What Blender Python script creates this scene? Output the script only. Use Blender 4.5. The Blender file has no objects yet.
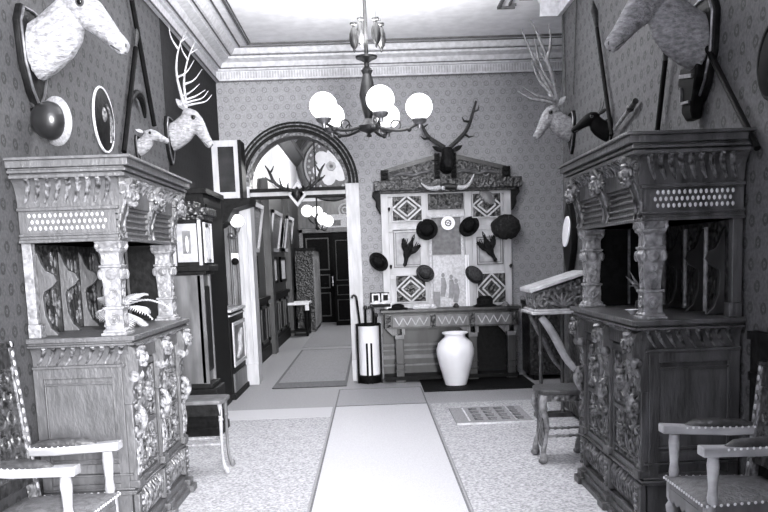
import bpy, bmesh, math, random
from mathutils import Vector, Matrix, noise
random.seed(7)
PI = math.pi
sc = bpy.context.scene
COL = sc.collection

# ------------------------------------------------------------------ camera
F, PITCH, YAW, ROLL, PX, PY = 830.2727, 0.128, -0.0174, -0.0345, 389.1227, 366.8075
CAM = Vector((0, 0, 1.5))
def cam_rows():
    B = Matrix(((1, 0, 0), (0, 0, -1), (0, 1, 0)))
    cy, sy = math.cos(YAW), math.sin(YAW); cx, sx = math.cos(PITCH), math.sin(PITCH); cr, sr = math.cos(ROLL), math.sin(ROLL)
    Ry = Matrix(((cy, 0, sy), (0, 1, 0), (-sy, 0, cy))); Rx = Matrix(((1, 0, 0), (0, cx, -sx), (0, sx, cx))); Rz = Matrix(((cr, -sr, 0), (sr, cr, 0), (0, 0, 1)))
    return Rz @ Rx @ Ry @ B
RM = cam_rows()
def at(px, py, ax, val):
    """measure: the point of the plane x/y/z = val that the photograph shows at a pixel"""
    d = RM.transposed() @ Vector(((px - PX) / F, (py - PY) / F, 1))
    i = 'xyz'.index(ax)
    return CAM + d * ((val - CAM[i]) / d[i])
cd = bpy.data.cameras.new('camera'); cam = bpy.data.objects.new('camera', cd); COL.objects.link(cam)
cd.sensor_width = 36; cd.lens = F / 768 * 36
cd.shift_x = (384 - PX) / 768; cd.shift_y = (PY - 256) / 768
cd.clip_start = .02; cd.clip_end = 100
R3 = Matrix((RM[0], -RM[1], -RM[2])).transposed()
cam.matrix_world = Matrix.Translation(CAM) @ R3.to_4x4()
sc.camera = cam

# ------------------------------------------------------------------ materials
def lin(v):
    v /= 255
    return v / 12.92 if v <= .04045 else ((v + .055) / 1.055) ** 2.4
def grey(v):
    l = lin(v); return (l * .985, l * .985, l * 1.03, 1)
class NT:
    def __init__(s, name):
        s.m = bpy.data.materials.new(name); s.m.use_nodes = True
        s.t = s.m.node_tree; s.b = s.t.nodes['Principled BSDF']
    def n(s, typ, **kw):
        x = s.t.nodes.new(typ)
        for k, v in kw.items():
            if k.startswith('i_'): x.inputs[k[2:]].default_value = v
            else: setattr(x, k, v)
        return x
    def l(s, a, b): s.t.links.new(a, b)
    def math(s, op, a, b=None, c=None):
        x = s.n('ShaderNodeMath', operation=op)
        for i, v in enumerate((a, b, c)):
            if v is None: continue
            if isinstance(v, (int, float)): x.inputs[i].default_value = v
            else: s.l(v, x.inputs[i])
        return x.outputs[0]
def mat(name, lo, hi=None, rough=.5, scale=30, detail=4, stretch=None, bump=0, bscale=None, spec=.5, metal=0, vor=False, contrast=.3):
    """greys lo..hi (photo levels) mixed by a noise, with an optional bump"""
    w = NT(name); hi = lo if hi is None else hi
    tc = w.n('ShaderNodeTexCoord'); src = tc.outputs['Object']
    if stretch:
        mp = w.n('ShaderNodeMapping'); mp.inputs['Scale'].default_value = stretch; w.l(src, mp.inputs['Vector']); src = mp.outputs[0]
    nz = w.n('ShaderNodeTexNoise', i_Scale=scale, i_Detail=detail); w.l(src, nz.inputs['Vector'])
    r = w.n('ShaderNodeValToRGB'); r.color_ramp.elements[0].position = .5 - contrast / 2; r.color_ramp.elements[1].position = .5 + contrast / 2
    r.color_ramp.elements[0].color = grey(lo); r.color_ramp.elements[1].color = grey(hi)
    w.l(nz.outputs[0], r.inputs[0]); w.l(r.outputs[0], w.b.inputs['Base Color'])
    w.b.inputs['Roughness'].default_value = rough; w.b.inputs['Specular IOR Level'].default_value = spec; w.b.inputs['Metallic'].default_value = metal
    if bump:
        if vor:
            v = w.n('ShaderNodeTexVoronoi', feature='SMOOTH_F1'); v.inputs['Scale'].default_value = bscale or scale; w.l(src, v.inputs['Vector']); h = v.outputs['Distance']
        else:
            v = w.n('ShaderNodeTexNoise', i_Scale=bscale or scale, i_Detail=3); w.l(src, v.inputs['Vector']); h = v.outputs[0]
        bp = w.n('ShaderNodeBump'); bp.inputs['Strength'].default_value = bump; bp.inputs['Distance'].default_value = .02
        w.l(h, bp.inputs['Height']); w.l(bp.outputs[0], w.b.inputs['Normal'])
    return w.m
def emit(name, col, strength, base=235):
    w = NT(name); w.b.inputs['Base Color'].default_value = grey(base); w.b.inputs['Emission Color'].default_value = (col, col, col * 1.02, 1)
    w.b.inputs['Emission Strength'].default_value = strength; w.b.inputs['Roughness'].default_value = .3
    return w.m
def paper(name, base, ring, s, axes, r0=.22, r1=.34):
    """wallpaper: a staggered lattice of small ring flowers over a mottled ground"""
    w = NT(name); tc = w.n('ShaderNodeTexCoord'); sp = w.n('ShaderNodeSeparateXYZ'); w.l(tc.outputs['Object'], sp.inputs[0])
    u = w.math('DIVIDE', sp.outputs[axes[0]], s); v = w.math('DIVIDE', sp.outputs[axes[1]], s * .75)
    row = w.math('FLOOR', v); off = w.math('MULTIPLY', w.math('MODULO', w.math('ABSOLUTE', row), 2.0), .5)
    fu = w.math('SUBTRACT', w.math('FRACT', w.math('ADD', u, off)), .5); fv = w.math('MULTIPLY', w.math('SUBTRACT', w.math('FRACT', v), .5), .75)
    d = w.math('SQRT', w.math('ADD', w.math('MULTIPLY', fu, fu), w.math('MULTIPLY', fv, fv)))
    ins = w.math('MULTIPLY', w.math('GREATER_THAN', d, r0), w.math('LESS_THAN', d, r1))
    dot = w.math('LESS_THAN', d, r0 * .35)
    fig = w.math('MAXIMUM', ins, dot)
    nz = w.n('ShaderNodeTexNoise', i_Scale=55, i_Detail=5); w.l(tc.outputs['Object'], nz.inputs['Vector'])
    k = w.math('ADD', w.math('MULTIPLY', w.math('SUBTRACT', nz.outputs[0], .5), 1.5), w.math('SUBTRACT', .62, w.math('MULTIPLY', fig, .5)))
    r = w.n('ShaderNodeValToRGB'); r.color_ramp.elements[0].color = grey(ring); r.color_ramp.elements[1].color = grey(base)
    w.l(k, r.inputs[0]); w.l(r.outputs[0], w.b.inputs['Base Color']); w.b.inputs['Roughness'].default_value = .75; w.b.inputs['Specular IOR Level'].default_value = .2
    return w.m
M = {}
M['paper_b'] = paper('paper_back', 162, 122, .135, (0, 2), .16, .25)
M['paper_s'] = paper('paper_side_shaded', 90, 50, .14, (1, 2), .10, .22)  # ring paper with the side walls' shade mixed into darker greys
M['paper_shade'] = paper('paper_shaded', 40, 24, .14, (1, 2), .10, .22)  # side paper again, rear corner shade painted in still darker
M['white'] = mat('plaster', 222, 236, .8, 8, spec=.2)
M['cornice'] = mat('cornice_plaster', 190, 214, .7, 20, spec=.2)
M['frieze'] = mat('frieze_plaster', 165, 190, .7, 20, spec=.2)
M['dark_line'] = mat('moulding_shadow_line', 70, 100, .6, 20)
M['oak'] = mat('lit_carved_oak', 60, 92, .42, 18, stretch=(1, 1, .4), bump=.25, bscale=60, contrast=.7)  # cabinet pair's oak on the lit side, brightness put into the colour
M['oakc'] = mat('lit_carved_oak_relief', 38, 125, .38, 30, bump=.9, bscale=34, vor=True)
M['pearl'] = mat('pale_pearl', 150, 175, .35, 5)
M['oakm'] = mat('mid_oak_relief', 75, 150, .38, 30, bump=.6, bscale=40, vor=True)
M['midd'] = mat('dark_brown_oak', 24, 50, .4, 12, stretch=(1, 1, .2), bump=.15)
M['middc'] = mat('dark_brown_carved_oak', 16, 72, .4, 34, bump=.8, bscale=36, vor=True)
M['oakp'] = mat('lit_oak_pillar', 100, 136, .4, 22, bump=.45, bscale=45, vor=True)
M['dk'] = mat('dark_shaded_oak', 44, 74, .32, 14, stretch=(1, 1, .25), bump=.25, bscale=60)  # cabinet pair's oak with shade put into the colour; also stool and slope
M['dkc'] = mat('dark_shaded_oak_relief', 26, 104, .3, 30, bump=.9, bscale=34, vor=True)
M['dkp'] = mat('dark_shaded_oak_pillar', 84, 128, .36, 22, bump=.5, bscale=45, vor=True)
M['deep'] = mat('nearly_black_oak', 10, 24, .55, 25, bump=.2, spec=.12)
M['deepc'] = mat('nearly_black_carved_oak', 10, 44, .36, 30, bump=.8, bscale=30, vor=True)
M['mid'] = mat('brown_oak', 70, 105, .4, 12, stretch=(1, 1, .2), bump=.15)
M['midc'] = mat('brown_carved_oak', 48, 120, .4, 34, bump=.8, bscale=36, vor=True)
M['pale'] = mat('painted_pale_wood', 168, 190, .45, 15, stretch=(1, 1, .2))
M['paler'] = mat('cream_panel', 150, 172, .6, 18)
M['floor'] = mat('floor_boards', 128, 150, .7, 60, bump=.1)
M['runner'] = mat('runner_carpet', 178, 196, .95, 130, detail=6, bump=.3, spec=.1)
M['runner_shade'] = mat('shaded_runner_carpet', 140, 160, .95, 130, detail=6, bump=.3, spec=.1)  # runner pile with the far end's shade painted in
M['runedge'] = mat('runner_edge', 95, 120, .95, 60, spec=.1)
M['carpet'] = mat('speckled_carpet', 128, 196, .95, 60, detail=8, bump=.3, spec=.1, contrast=.36)
M['mat'] = mat('grey_mat', 125, 155, .95, 70, detail=6, bump=.3, spec=.1)
M['matd'] = mat('grey_mat_border', 92, 118, .95, 60, spec=.1)
M['black'] = mat('black', 6, 14, .6, 20, spec=.08)
M['felt'] = mat('black_felt', 12, 26, .8, 40, bump=.2, spec=.08)
M['feltg'] = mat('grey_felt', 48, 70, .8, 40, bump=.2, spec=.08)
M['fur'] = mat('black_fur', 6, 24, .85, 50, bump=1, bscale=45)
M['horn'] = mat('dark_horn', 20, 42, .5, 40, bump=.4)
M['hornw'] = mat('pale_antler', 150, 195, .5, 40, bump=.3)
M['horng'] = mat('grey_antler', 80, 120, .5, 40, bump=.3)
M['hair_w'] = mat('white_hide', 105, 178, .85, 26, detail=10, bump=.8, bscale=55, spec=.15, contrast=.5, stretch=(1, 1, 2.2))
M['hair_g'] = mat('grey_hide', 88, 150, .85, 26, detail=10, bump=.8, bscale=55, spec=.15, contrast=.5, stretch=(1, 1, 2.2))
M['hair_d'] = mat('dark_hide', 10, 36, .8, 25, detail=6, bump=.6, spec=.1)
M['eye'] = mat('glass_eye', 5, 8, .08, 5)
M['ceramic'] = mat('white_ceramic', 232, 242, .35, 4)
M['brass'] = mat('dull_brass', 88, 120, .35, 25, metal=.6)
M['brassd'] = mat('dark_brass', 26, 44, .4, 25, metal=.3)
M['steel'] = mat('dull_steel', 150, 190, .25, 20, metal=.7)
M['globe'] = emit('opal_globe', 1, 1.1)
M['globe_lit'] = emit('lit_opal_globe', 1, 1.6)
M['leather'] = mat('worn_leather', 80, 108, .5, 30, bump=.5, bscale=70)
M['leatherd'] = mat('dark_leather', 40, 62, .45, 30, bump=.4)
M['nail'] = mat('pale_nail', 180, 205, .3, 5)
M['chairw'] = mat('pale_chair_wood', 125, 165, .4, 12, stretch=(.3, 1, 1))
M['fern'] = mat('fern_leaf', 165, 225, .6, 20)
M['print'] = mat('pale_print', 178, 212, .7, 40)
M['printd'] = mat('grey_print', 90, 118, .6, 20)
M['drawn'] = mat('faint_drawing', 128, 150, .8, 20)
M['ink'] = mat('dark_ink', 40, 70, .8, 20)
M['ivory'] = mat('ivory', 150, 190, .4, 12)
M['glassd'] = mat('dark_glass', 35, 60, .08, 3)
M['petal'] = mat('white_tracery', 228, 240, .7, 10)
M['dome'] = mat('dark_gloss', 24, 40, .3, 8, spec=.8)
M['mirror'] = mat('mirror_glass', 232, 242, .25, 3)

# ------------------------------------------------------------------ mesh builder
class MB:
    def __init__(s): s.bm = bmesh.new(); s.X = Matrix()
    def _v(s, co): return s.bm.verts.new(s.X @ Vector(co))
    def face(s, vs):
        try: return s.bm.faces.new(vs)
        except ValueError: return None
    def bx(s, x0, x1, y0, y1, z0, z1):
        v = [s._v((x, y, z)) for x in (x0, x1) for y in (y0, y1) for z in (z0, z1)]
        for f in ((0, 1, 3, 2), (4, 6, 7, 5), (0, 4, 5, 1), (2, 3, 7, 6), (0, 2, 6, 4), (1, 5, 7, 3)): s.face([v[i] for i in f])
        return s
    def bar(s, p, q, w, h, up=(0, 0, 1)):
        p, q = Vector(p), Vector(q); d = (q - p).normalized(); u = Vector(up)
        if abs(d.dot(u)) > .95: u = Vector((1, 0, 0))
        a = d.cross(u).normalized(); b = a.cross(d)
        v = [s._v(c + a * i * w / 2 + b * j * h / 2) for c in (p, q) for i, j in ((-1, -1), (1, -1), (1, 1), (-1, 1))]
        for f in ((3, 2, 1, 0), (4, 5, 6, 7), (0, 1, 5, 4), (1, 2, 6, 5), (2, 3, 7, 6), (3, 0, 4, 7)): s.face([v[i] for i in f])
        return s
    def prism(s, poly, ax, a0, a1):
        """polygon in the plane across axis ax (x: y,z / y: x,z / z: x,y), extruded from a0 to a1"""
        def P(u, w, a): return {'x': (a, u, w), 'y': (u, a, w), 'z': (u, w, a)}[ax]
        A = [s._v(P(u, w, a0)) for u, w in poly]; B = [s._v(P(u, w, a1)) for u, w in poly]; n = len(poly)
        s.face(A); s.face(B[::-1])
        for i in range(n): s.face([A[i], B[i], B[(i + 1) % n], A[(i + 1) % n]])
        return s
    def loft(s, rings, cap=True, close=False):
        R = [[s._v(p) for p in r] for r in rings]; n = len(R[0])
        for a, b in zip(R, R[1:]):
            for i in range(n): s.face([a[i], a[(i + 1) % n], b[(i + 1) % n], b[i]])
        if close:
            for i in range(n): s.face([R[-1][i], R[-1][(i + 1) % n], R[0][(i + 1) % n], R[0][i]])
        elif cap: s.face(R[0][::-1]); s.face(R[-1])
        return s
    def tube(s, pts, rad, n=8, flat=1, close=False, smooth=0):
        pts = [Vector(p) for p in pts]
        if not isinstance(rad, (list, tuple)): rad = [rad] * len(pts)
        rad = list(rad)
        for _ in range(smooth):
            q, r = [pts[0]], [rad[0]]
            for i in range(len(pts) - 1):
                q += [pts[i] * .75 + pts[i + 1] * .25, pts[i] * .25 + pts[i + 1] * .75]; r += [rad[i] * .75 + rad[i + 1] * .25, rad[i] * .25 + rad[i + 1] * .75]
            pts = q + [pts[-1]]; rad = r + [rad[-1]]
        t0 = (pts[1] - pts[0]).normalized(); u = Vector((0, 0, 1)) if abs(t0.z) < .9 else Vector((1, 0, 0))
        u = (u - t0 * u.dot(t0)).normalized(); rings = []; m = len(pts)
        for i, p in enumerate(pts):
            if close: t = pts[(i + 1) % m] - pts[i - 1]
            else: t = pts[min(i + 1, m - 1)] - pts[max(i - 1, 0)]
            if t.length < 1e-9: t = t0
            t.normalize(); u = u - t * u.dot(t)
            if u.length < 1e-6: u = t.orthogonal()
            u.normalize(); v = t.cross(u)
            rings.append([p + (u * math.cos(2 * PI * k / n) + v * math.sin(2 * PI * k / n) * flat) * rad[i] for k in range(n)])
        return s.loft(rings, close=close)
    def lathe(s, prof, c=(0, 0, 0), n=20, ax=(0, 0, 1), sx=1, sy=1):
        """profile of (radius, distance along ax)"""
        ax = Vector(ax).normalized(); u = ax.orthogonal().normalized() if abs(ax.z) < .999 else Vector((1, 0, 0)); v = ax.cross(u); c = Vector(c)
        return s.loft([[c + ax * z + (u * math.cos(2 * PI * k / n) * sx + v * math.sin(2 * PI * k / n) * sy) * max(r, 1e-4) for k in range(n)] for r, z in prof])
    def ell(s, c, r, n=12, m=8, rot=None):
        c = Vector(c); r = (r, r, r) if isinstance(r, (int, float)) else r; rings = []
        for j in range(m + 1):
            a = -PI / 2 + PI * j / m; ra = max(math.cos(a), .004)
            ring = []
            for k in range(n):
                p = Vector((r[0] * ra * math.cos(2 * PI * k / n), r[1] * ra * math.sin(2 * PI * k / n), r[2] * math.sin(a)))
                if rot: p = rot @ p
                ring.append(c + p)
            rings.append(ring)
        return s.loft(rings)
    def ring(s, c, R, r, ax=(0, 0, 1), n=24, m=6, sx=1, sy=1):
        ax = Vector(ax).normalized(); u = ax.orthogonal().normalized() if abs(ax.z) < .999 else Vector((1, 0, 0)); v = ax.cross(u); c = Vector(c)
        return s.tube([c + (u * math.cos(2 * PI * k / n) * sx + v * math.sin(2 * PI * k / n) * sy) * R for k in range(n)], r, m, close=True)
    def frame(s, x0, x1, z0, z1, y, w, d, t=0):
        """a picture-frame moulding in the plane y (front face at y-d)"""
        for a in ((x0, x1, z0, z0 + w), (x0, x1, z1 - w, z1), (x0, x0 + w, z0 + w, z1 - w), (x1 - w, x1, z0 + w, z1 - w)): s.bx(a[0], a[1], y - d, y, a[2], a[3])
        return s
    def build(s, name, m, parent=None, kind=None, smooth=True, bevel=0, world=False, loc=None):
        bm = s.bm; bmesh.ops.remove_doubles(bm, verts=bm.verts, dist=1e-6); bmesh.ops.recalc_face_normals(bm, faces=bm.faces)
        if world and parent:
            inv = ROOT[parent.name].inverted() if parent.name in ROOT else Matrix()
            bm.transform(inv)
        if loc is not None: bm.transform(Matrix.Translation(-Vector(loc)))
        me = bpy.data.meshes.new(name); bm.to_mesh(me); bm.free()
        me.materials.append(m)
        o = bpy.data.objects.new(name, me); COL.objects.link(o)
        if loc is not None: o.location = loc
        if parent:
            o.parent = parent
            if parent.name in ROOT: ROOT[o.name] = ROOT[parent.name]
        if smooth:
            me.shade_smooth() if hasattr(me, 'shade_smooth') else None
            try: me.set_sharp_from_angle(angle=math.radians(38))
            except Exception: pass
        if bevel:
            b = o.modifiers.new('bevel', 'BEVEL'); b.width = bevel; b.segments = 2; b.limit_method = 'ANGLE'
        if kind: o['kind'] = kind
        return o
ROOT = {}
def tag(o, label, cat, group=None, kind=None):
    o['label'] = label; o['category'] = cat
    if group: o['group'] = group
    if kind: o['kind'] = kind
    return o
def thing(name, label, cat, loc=(0, 0, 0), rz=0, group=None):
    o = bpy.data.objects.new(name, None); COL.objects.link(o); o.location = loc; o.rotation_euler = (0, 0, rz); o.empty_display_size = .1
    ROOT[o.name] = Matrix.Translation(Vector(loc)) @ Matrix.Rotation(rz, 4, 'Z')
    return tag(o, label, cat, group)
def copy_tree(o, parent=None, loc=None, rz=None):
    c = o.copy(); COL.objects.link(c); c.parent = parent
    if loc is not None: c.location = loc
    if rz is not None: c.rotation_euler = (0, 0, rz)
    for ch in list(o.children): copy_tree(ch, c)
    return c
def fuse(o, voxel=.012, smooth=6):
    r = o.modifiers.new('fuse', 'REMESH'); r.mode = 'VOXEL'; r.voxel_size = voxel; r.use_smooth_shade = True
    s = o.modifiers.new('smooth', 'SMOOTH'); s.iterations = smooth; s.factor = .5
def struct(name, mb, m, smooth=False): return mb.build(name, m, kind='structure', smooth=smooth)

# ------------------------------------------------------------------ the room
LW, RW, BY, CZ = -1.80, 1.86, 10.45, 4.02
PIER, FY = 8.05, -2.6              # the right wall ends at PIER; the room's entrance end
AX, AR0, AR1, AZ = -.87, .60, .755, 2.45   # arch: centre, inner and outer radius, springing
HB, HL, HR = 20.9, -1.76, .35      # the hall beyond the arch
struct('floor', MB().bx(-2.2, 3.4, FY - .2, HB + .2, -.12, 0), M['floor'])
struct('ceiling', MB().bx(-2.0, 3.4, FY - .2, BY + .15, CZ, CZ + .12), M['white'])
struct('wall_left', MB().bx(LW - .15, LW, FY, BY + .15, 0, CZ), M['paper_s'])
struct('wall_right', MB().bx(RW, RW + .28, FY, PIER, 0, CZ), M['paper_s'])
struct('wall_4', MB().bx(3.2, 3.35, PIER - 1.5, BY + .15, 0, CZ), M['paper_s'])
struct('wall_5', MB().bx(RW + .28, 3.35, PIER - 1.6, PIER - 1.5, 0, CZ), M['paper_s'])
w = MB()
pts = [(AX - AR0, 0)] + [(AX - AR0 * math.cos(PI * k / 24), AZ + AR0 * math.sin(PI * k / 24)) for k in range(25)] + [(AX + AR0, 0)]
left = [(LW, 0), (AX - AR0, 0)] + pts[1:14] + [(AX, CZ), (LW, CZ)]
right = [(3.2, CZ), (AX, CZ)] + pts[13:-1] + [(AX + AR0, 0), (3.2, 0)]
w.prism(left, 'y', BY, BY + .3); w.prism(right, 'y', BY, BY + .3)
struct('wall_back', w, M['paper_b'])
# entrance end: added unseen wall shades the right side; daylight enters behind it
struct('wall_front', MB().bx(LW - .15, RW + .28, FY - .15, FY, 0, 1.0).bx(LW - .15, RW + .28, FY - .15, FY, 3.3, CZ).bx(LW - .15, -1.5, FY - .15, FY, 1.0, 3.3).bx(1.6, RW + .28, FY - .15, FY, 1.0, 3.3), M['white'])
# hall
struct('wall_1', MB().bx(HL - .15, HL, BY + .3, HB, 0, 4.7), M['midd'])
struct('trim_5', MB().bx(HL, HL + .012, BY + .32, HB, 2.95, 4.68), M['white'])
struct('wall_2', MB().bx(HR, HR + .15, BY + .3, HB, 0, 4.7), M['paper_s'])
struct('wall_3', MB().bx(HL - .15, HR + .15, HB, HB + .15, 0, 4.7), M['white'])
struct('trim_6', MB().bx(HL, HR, HB - .02, HB, 2.28, 3.0), M['mid'])
struct('ceiling_2', MB().bx(HL - .15, HR + .15, BY + .3, HB + .15, 4.7, 4.82), M['white'])
struct('trim_7', MB().prism([(HL, 3.82), (HL + .06, 3.84), (HL + .2, 4.0), (HL + .22, 4.08), (HL, 4.08)], 'y', BY + .4, HB - .02).bx(HL + .21, HL + .23, BY + .4, HB - .02, 3.99, 4.09), M['midd'])

# cornices: profile (distance from the wall, height); one mesh a wall run
prof = [(0, 3.70), (.035, 3.70), (.035, 3.72), (.02, 3.725), (.02, 3.82), (.05, 3.825), (.05, 3.845), (.09, 3.85), (.12, 3.90), (.20, 3.93), (.20, 3.95), (.26, 3.965), (.30, CZ), (0, CZ)]
struct('trim_1', MB().prism([(LW + a, b) for a, b in prof], 'y', FY, BY), M['cornice'])
struct('trim_2', MB().prism([(RW - a, b) for a, b in prof], 'y', FY, PIER).prism([(PIER + a, b) for a, b in prof], 'x', RW - .2, RW + .28), M['cornice'])
struct('trim_3', MB().prism([(BY - a, b) for a, b in prof], 'x', LW, 3.2), M['cornice'])
w = MB()
for k in range(150): w.bx(LW + .03 + k * .033, LW + .048 + k * .033, BY - .032, BY - .018, 3.735, 3.81)
struct('trim_8', w, M['frieze'])
w = MB()                                 # thin mouldings, and shadow lines painted as dark strips, on ceiling and cornice
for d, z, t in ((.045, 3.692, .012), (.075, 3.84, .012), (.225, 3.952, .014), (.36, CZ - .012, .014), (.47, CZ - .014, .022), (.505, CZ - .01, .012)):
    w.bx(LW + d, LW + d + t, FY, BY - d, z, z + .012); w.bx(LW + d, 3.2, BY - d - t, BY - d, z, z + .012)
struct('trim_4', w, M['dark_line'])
# rectangular ceiling moulding towards the right
c0 = at(497, 7, 'z', CZ); w = MB()
for k, t in ((0, .03), (.10, .015), (.28, .03)):
    w.bx(c0.x + k, RW - .3, c0.y - k - t, c0.y - k, CZ - .025, CZ); w.bx(c0.x + k, c0.x + k + t, 5.0, c0.y - k, CZ - .025, CZ)
struct('trim_9', w, M['dark_line'])
# dark dado behind the right hand chair
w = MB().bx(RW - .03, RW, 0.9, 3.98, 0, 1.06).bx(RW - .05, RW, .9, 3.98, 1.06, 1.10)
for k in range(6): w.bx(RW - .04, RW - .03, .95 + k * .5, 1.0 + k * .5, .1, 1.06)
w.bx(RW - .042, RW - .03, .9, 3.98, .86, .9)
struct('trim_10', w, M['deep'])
struct('wall_shade_sheet', MB().bx(LW, LW + .004, 7.75, BY, 0, 3.70), M['paper_shade'])  # dark sheet standing in for shade on the rear left wall
w = MB().bx(2.05, 3.2, BY - .03, BY, 0, 1.12).bx(2.05, 3.2, BY - .05, BY, 1.12, 1.16); struct('trim_11', w, M['deep'])
w = MB().bx(LW, AX - AR1 - .02, BY - .02, BY, 0, .22); struct('baseboard_back', w, M['deep'])

# arch casing: moulded archivolt and pale jambs, one thing of trim
def arc_band(w, r0, r1, y0, y1, n=36):
    P = lambda r, k, y: (AX - r * math.cos(PI * k / n), y, AZ + r * math.sin(PI * k / n))
    w.loft([[P(r0, k, y0), P(r1, k, y0), P(r1, k, y1), P(r0, k, y1)] for k in range(n + 1)])
w = MB(); arc_band(w, AR0 + .03, AR0 + .075, BY - .05, BY); arc_band(w, AR0 + .075, AR0 + .12, BY - .075, BY); arc_band(w, AR0 + .12, AR1, BY - .05, BY)
struct('trim_12', w, M['deep'], True)
w = MB(); arc_band(w, AR0 - .01, AR0 + .035, BY - .03, BY + .3); arc_band(w, AR0 + .068, AR0 + .08, BY - .085, BY); arc_band(w, AR0 + .112, AR0 + .124, BY - .085, BY)
struct('trim_13', w, M['midc'], True)
w = MB()
for sg in (-1, 1):
    for a, b, d, in ((-.01, .045, .03), (.045, .06, .06), (.06, .11, .045), (.11, .125, .065), (.125, .155, .05)):
        x0, x1 = AX + sg * (AR0 + a), AX + sg * (AR0 + b); w.bx(min(x0, x1), max(x0, x1), BY - d, BY + (.3 if a < 0 else 0), 0, AZ)
    x0, x1 = AX + sg * (AR0 - .012), AX + sg * (AR1 + .01); w.bx(min(x0, x1), max(x0, x1), BY - .075, BY, 0, .26)
struct('trim_14', w, M['pale'])
w = MB()                                     # darker stained pilaster left of the arch, where the lamp hangs
for a, b, d in ((.0, .05, .05), (.06, .075, .06), (.10, .13, .05), (.14, .155, .04)): w.bx(-1.795 + a, -1.795 + b, BY - d, BY, .2, 2.5)
struct('trim_15', w, M['mid'])
# transom bar across the arch
w = MB().bx(AX - AR0, AX + AR0, BY + .02, BY + .14, 2.30, 2.33).bx(AX - AR0, AX + AR0, BY - .01, BY + .14, 2.38, 2.42)
struct('trim_16', w, M['deep'])
w = MB().bx(AX - AR0, AX + AR0, BY + .05, BY + .14, 2.33, 2.38); struct('trim_17', w, M['pale'])

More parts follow.
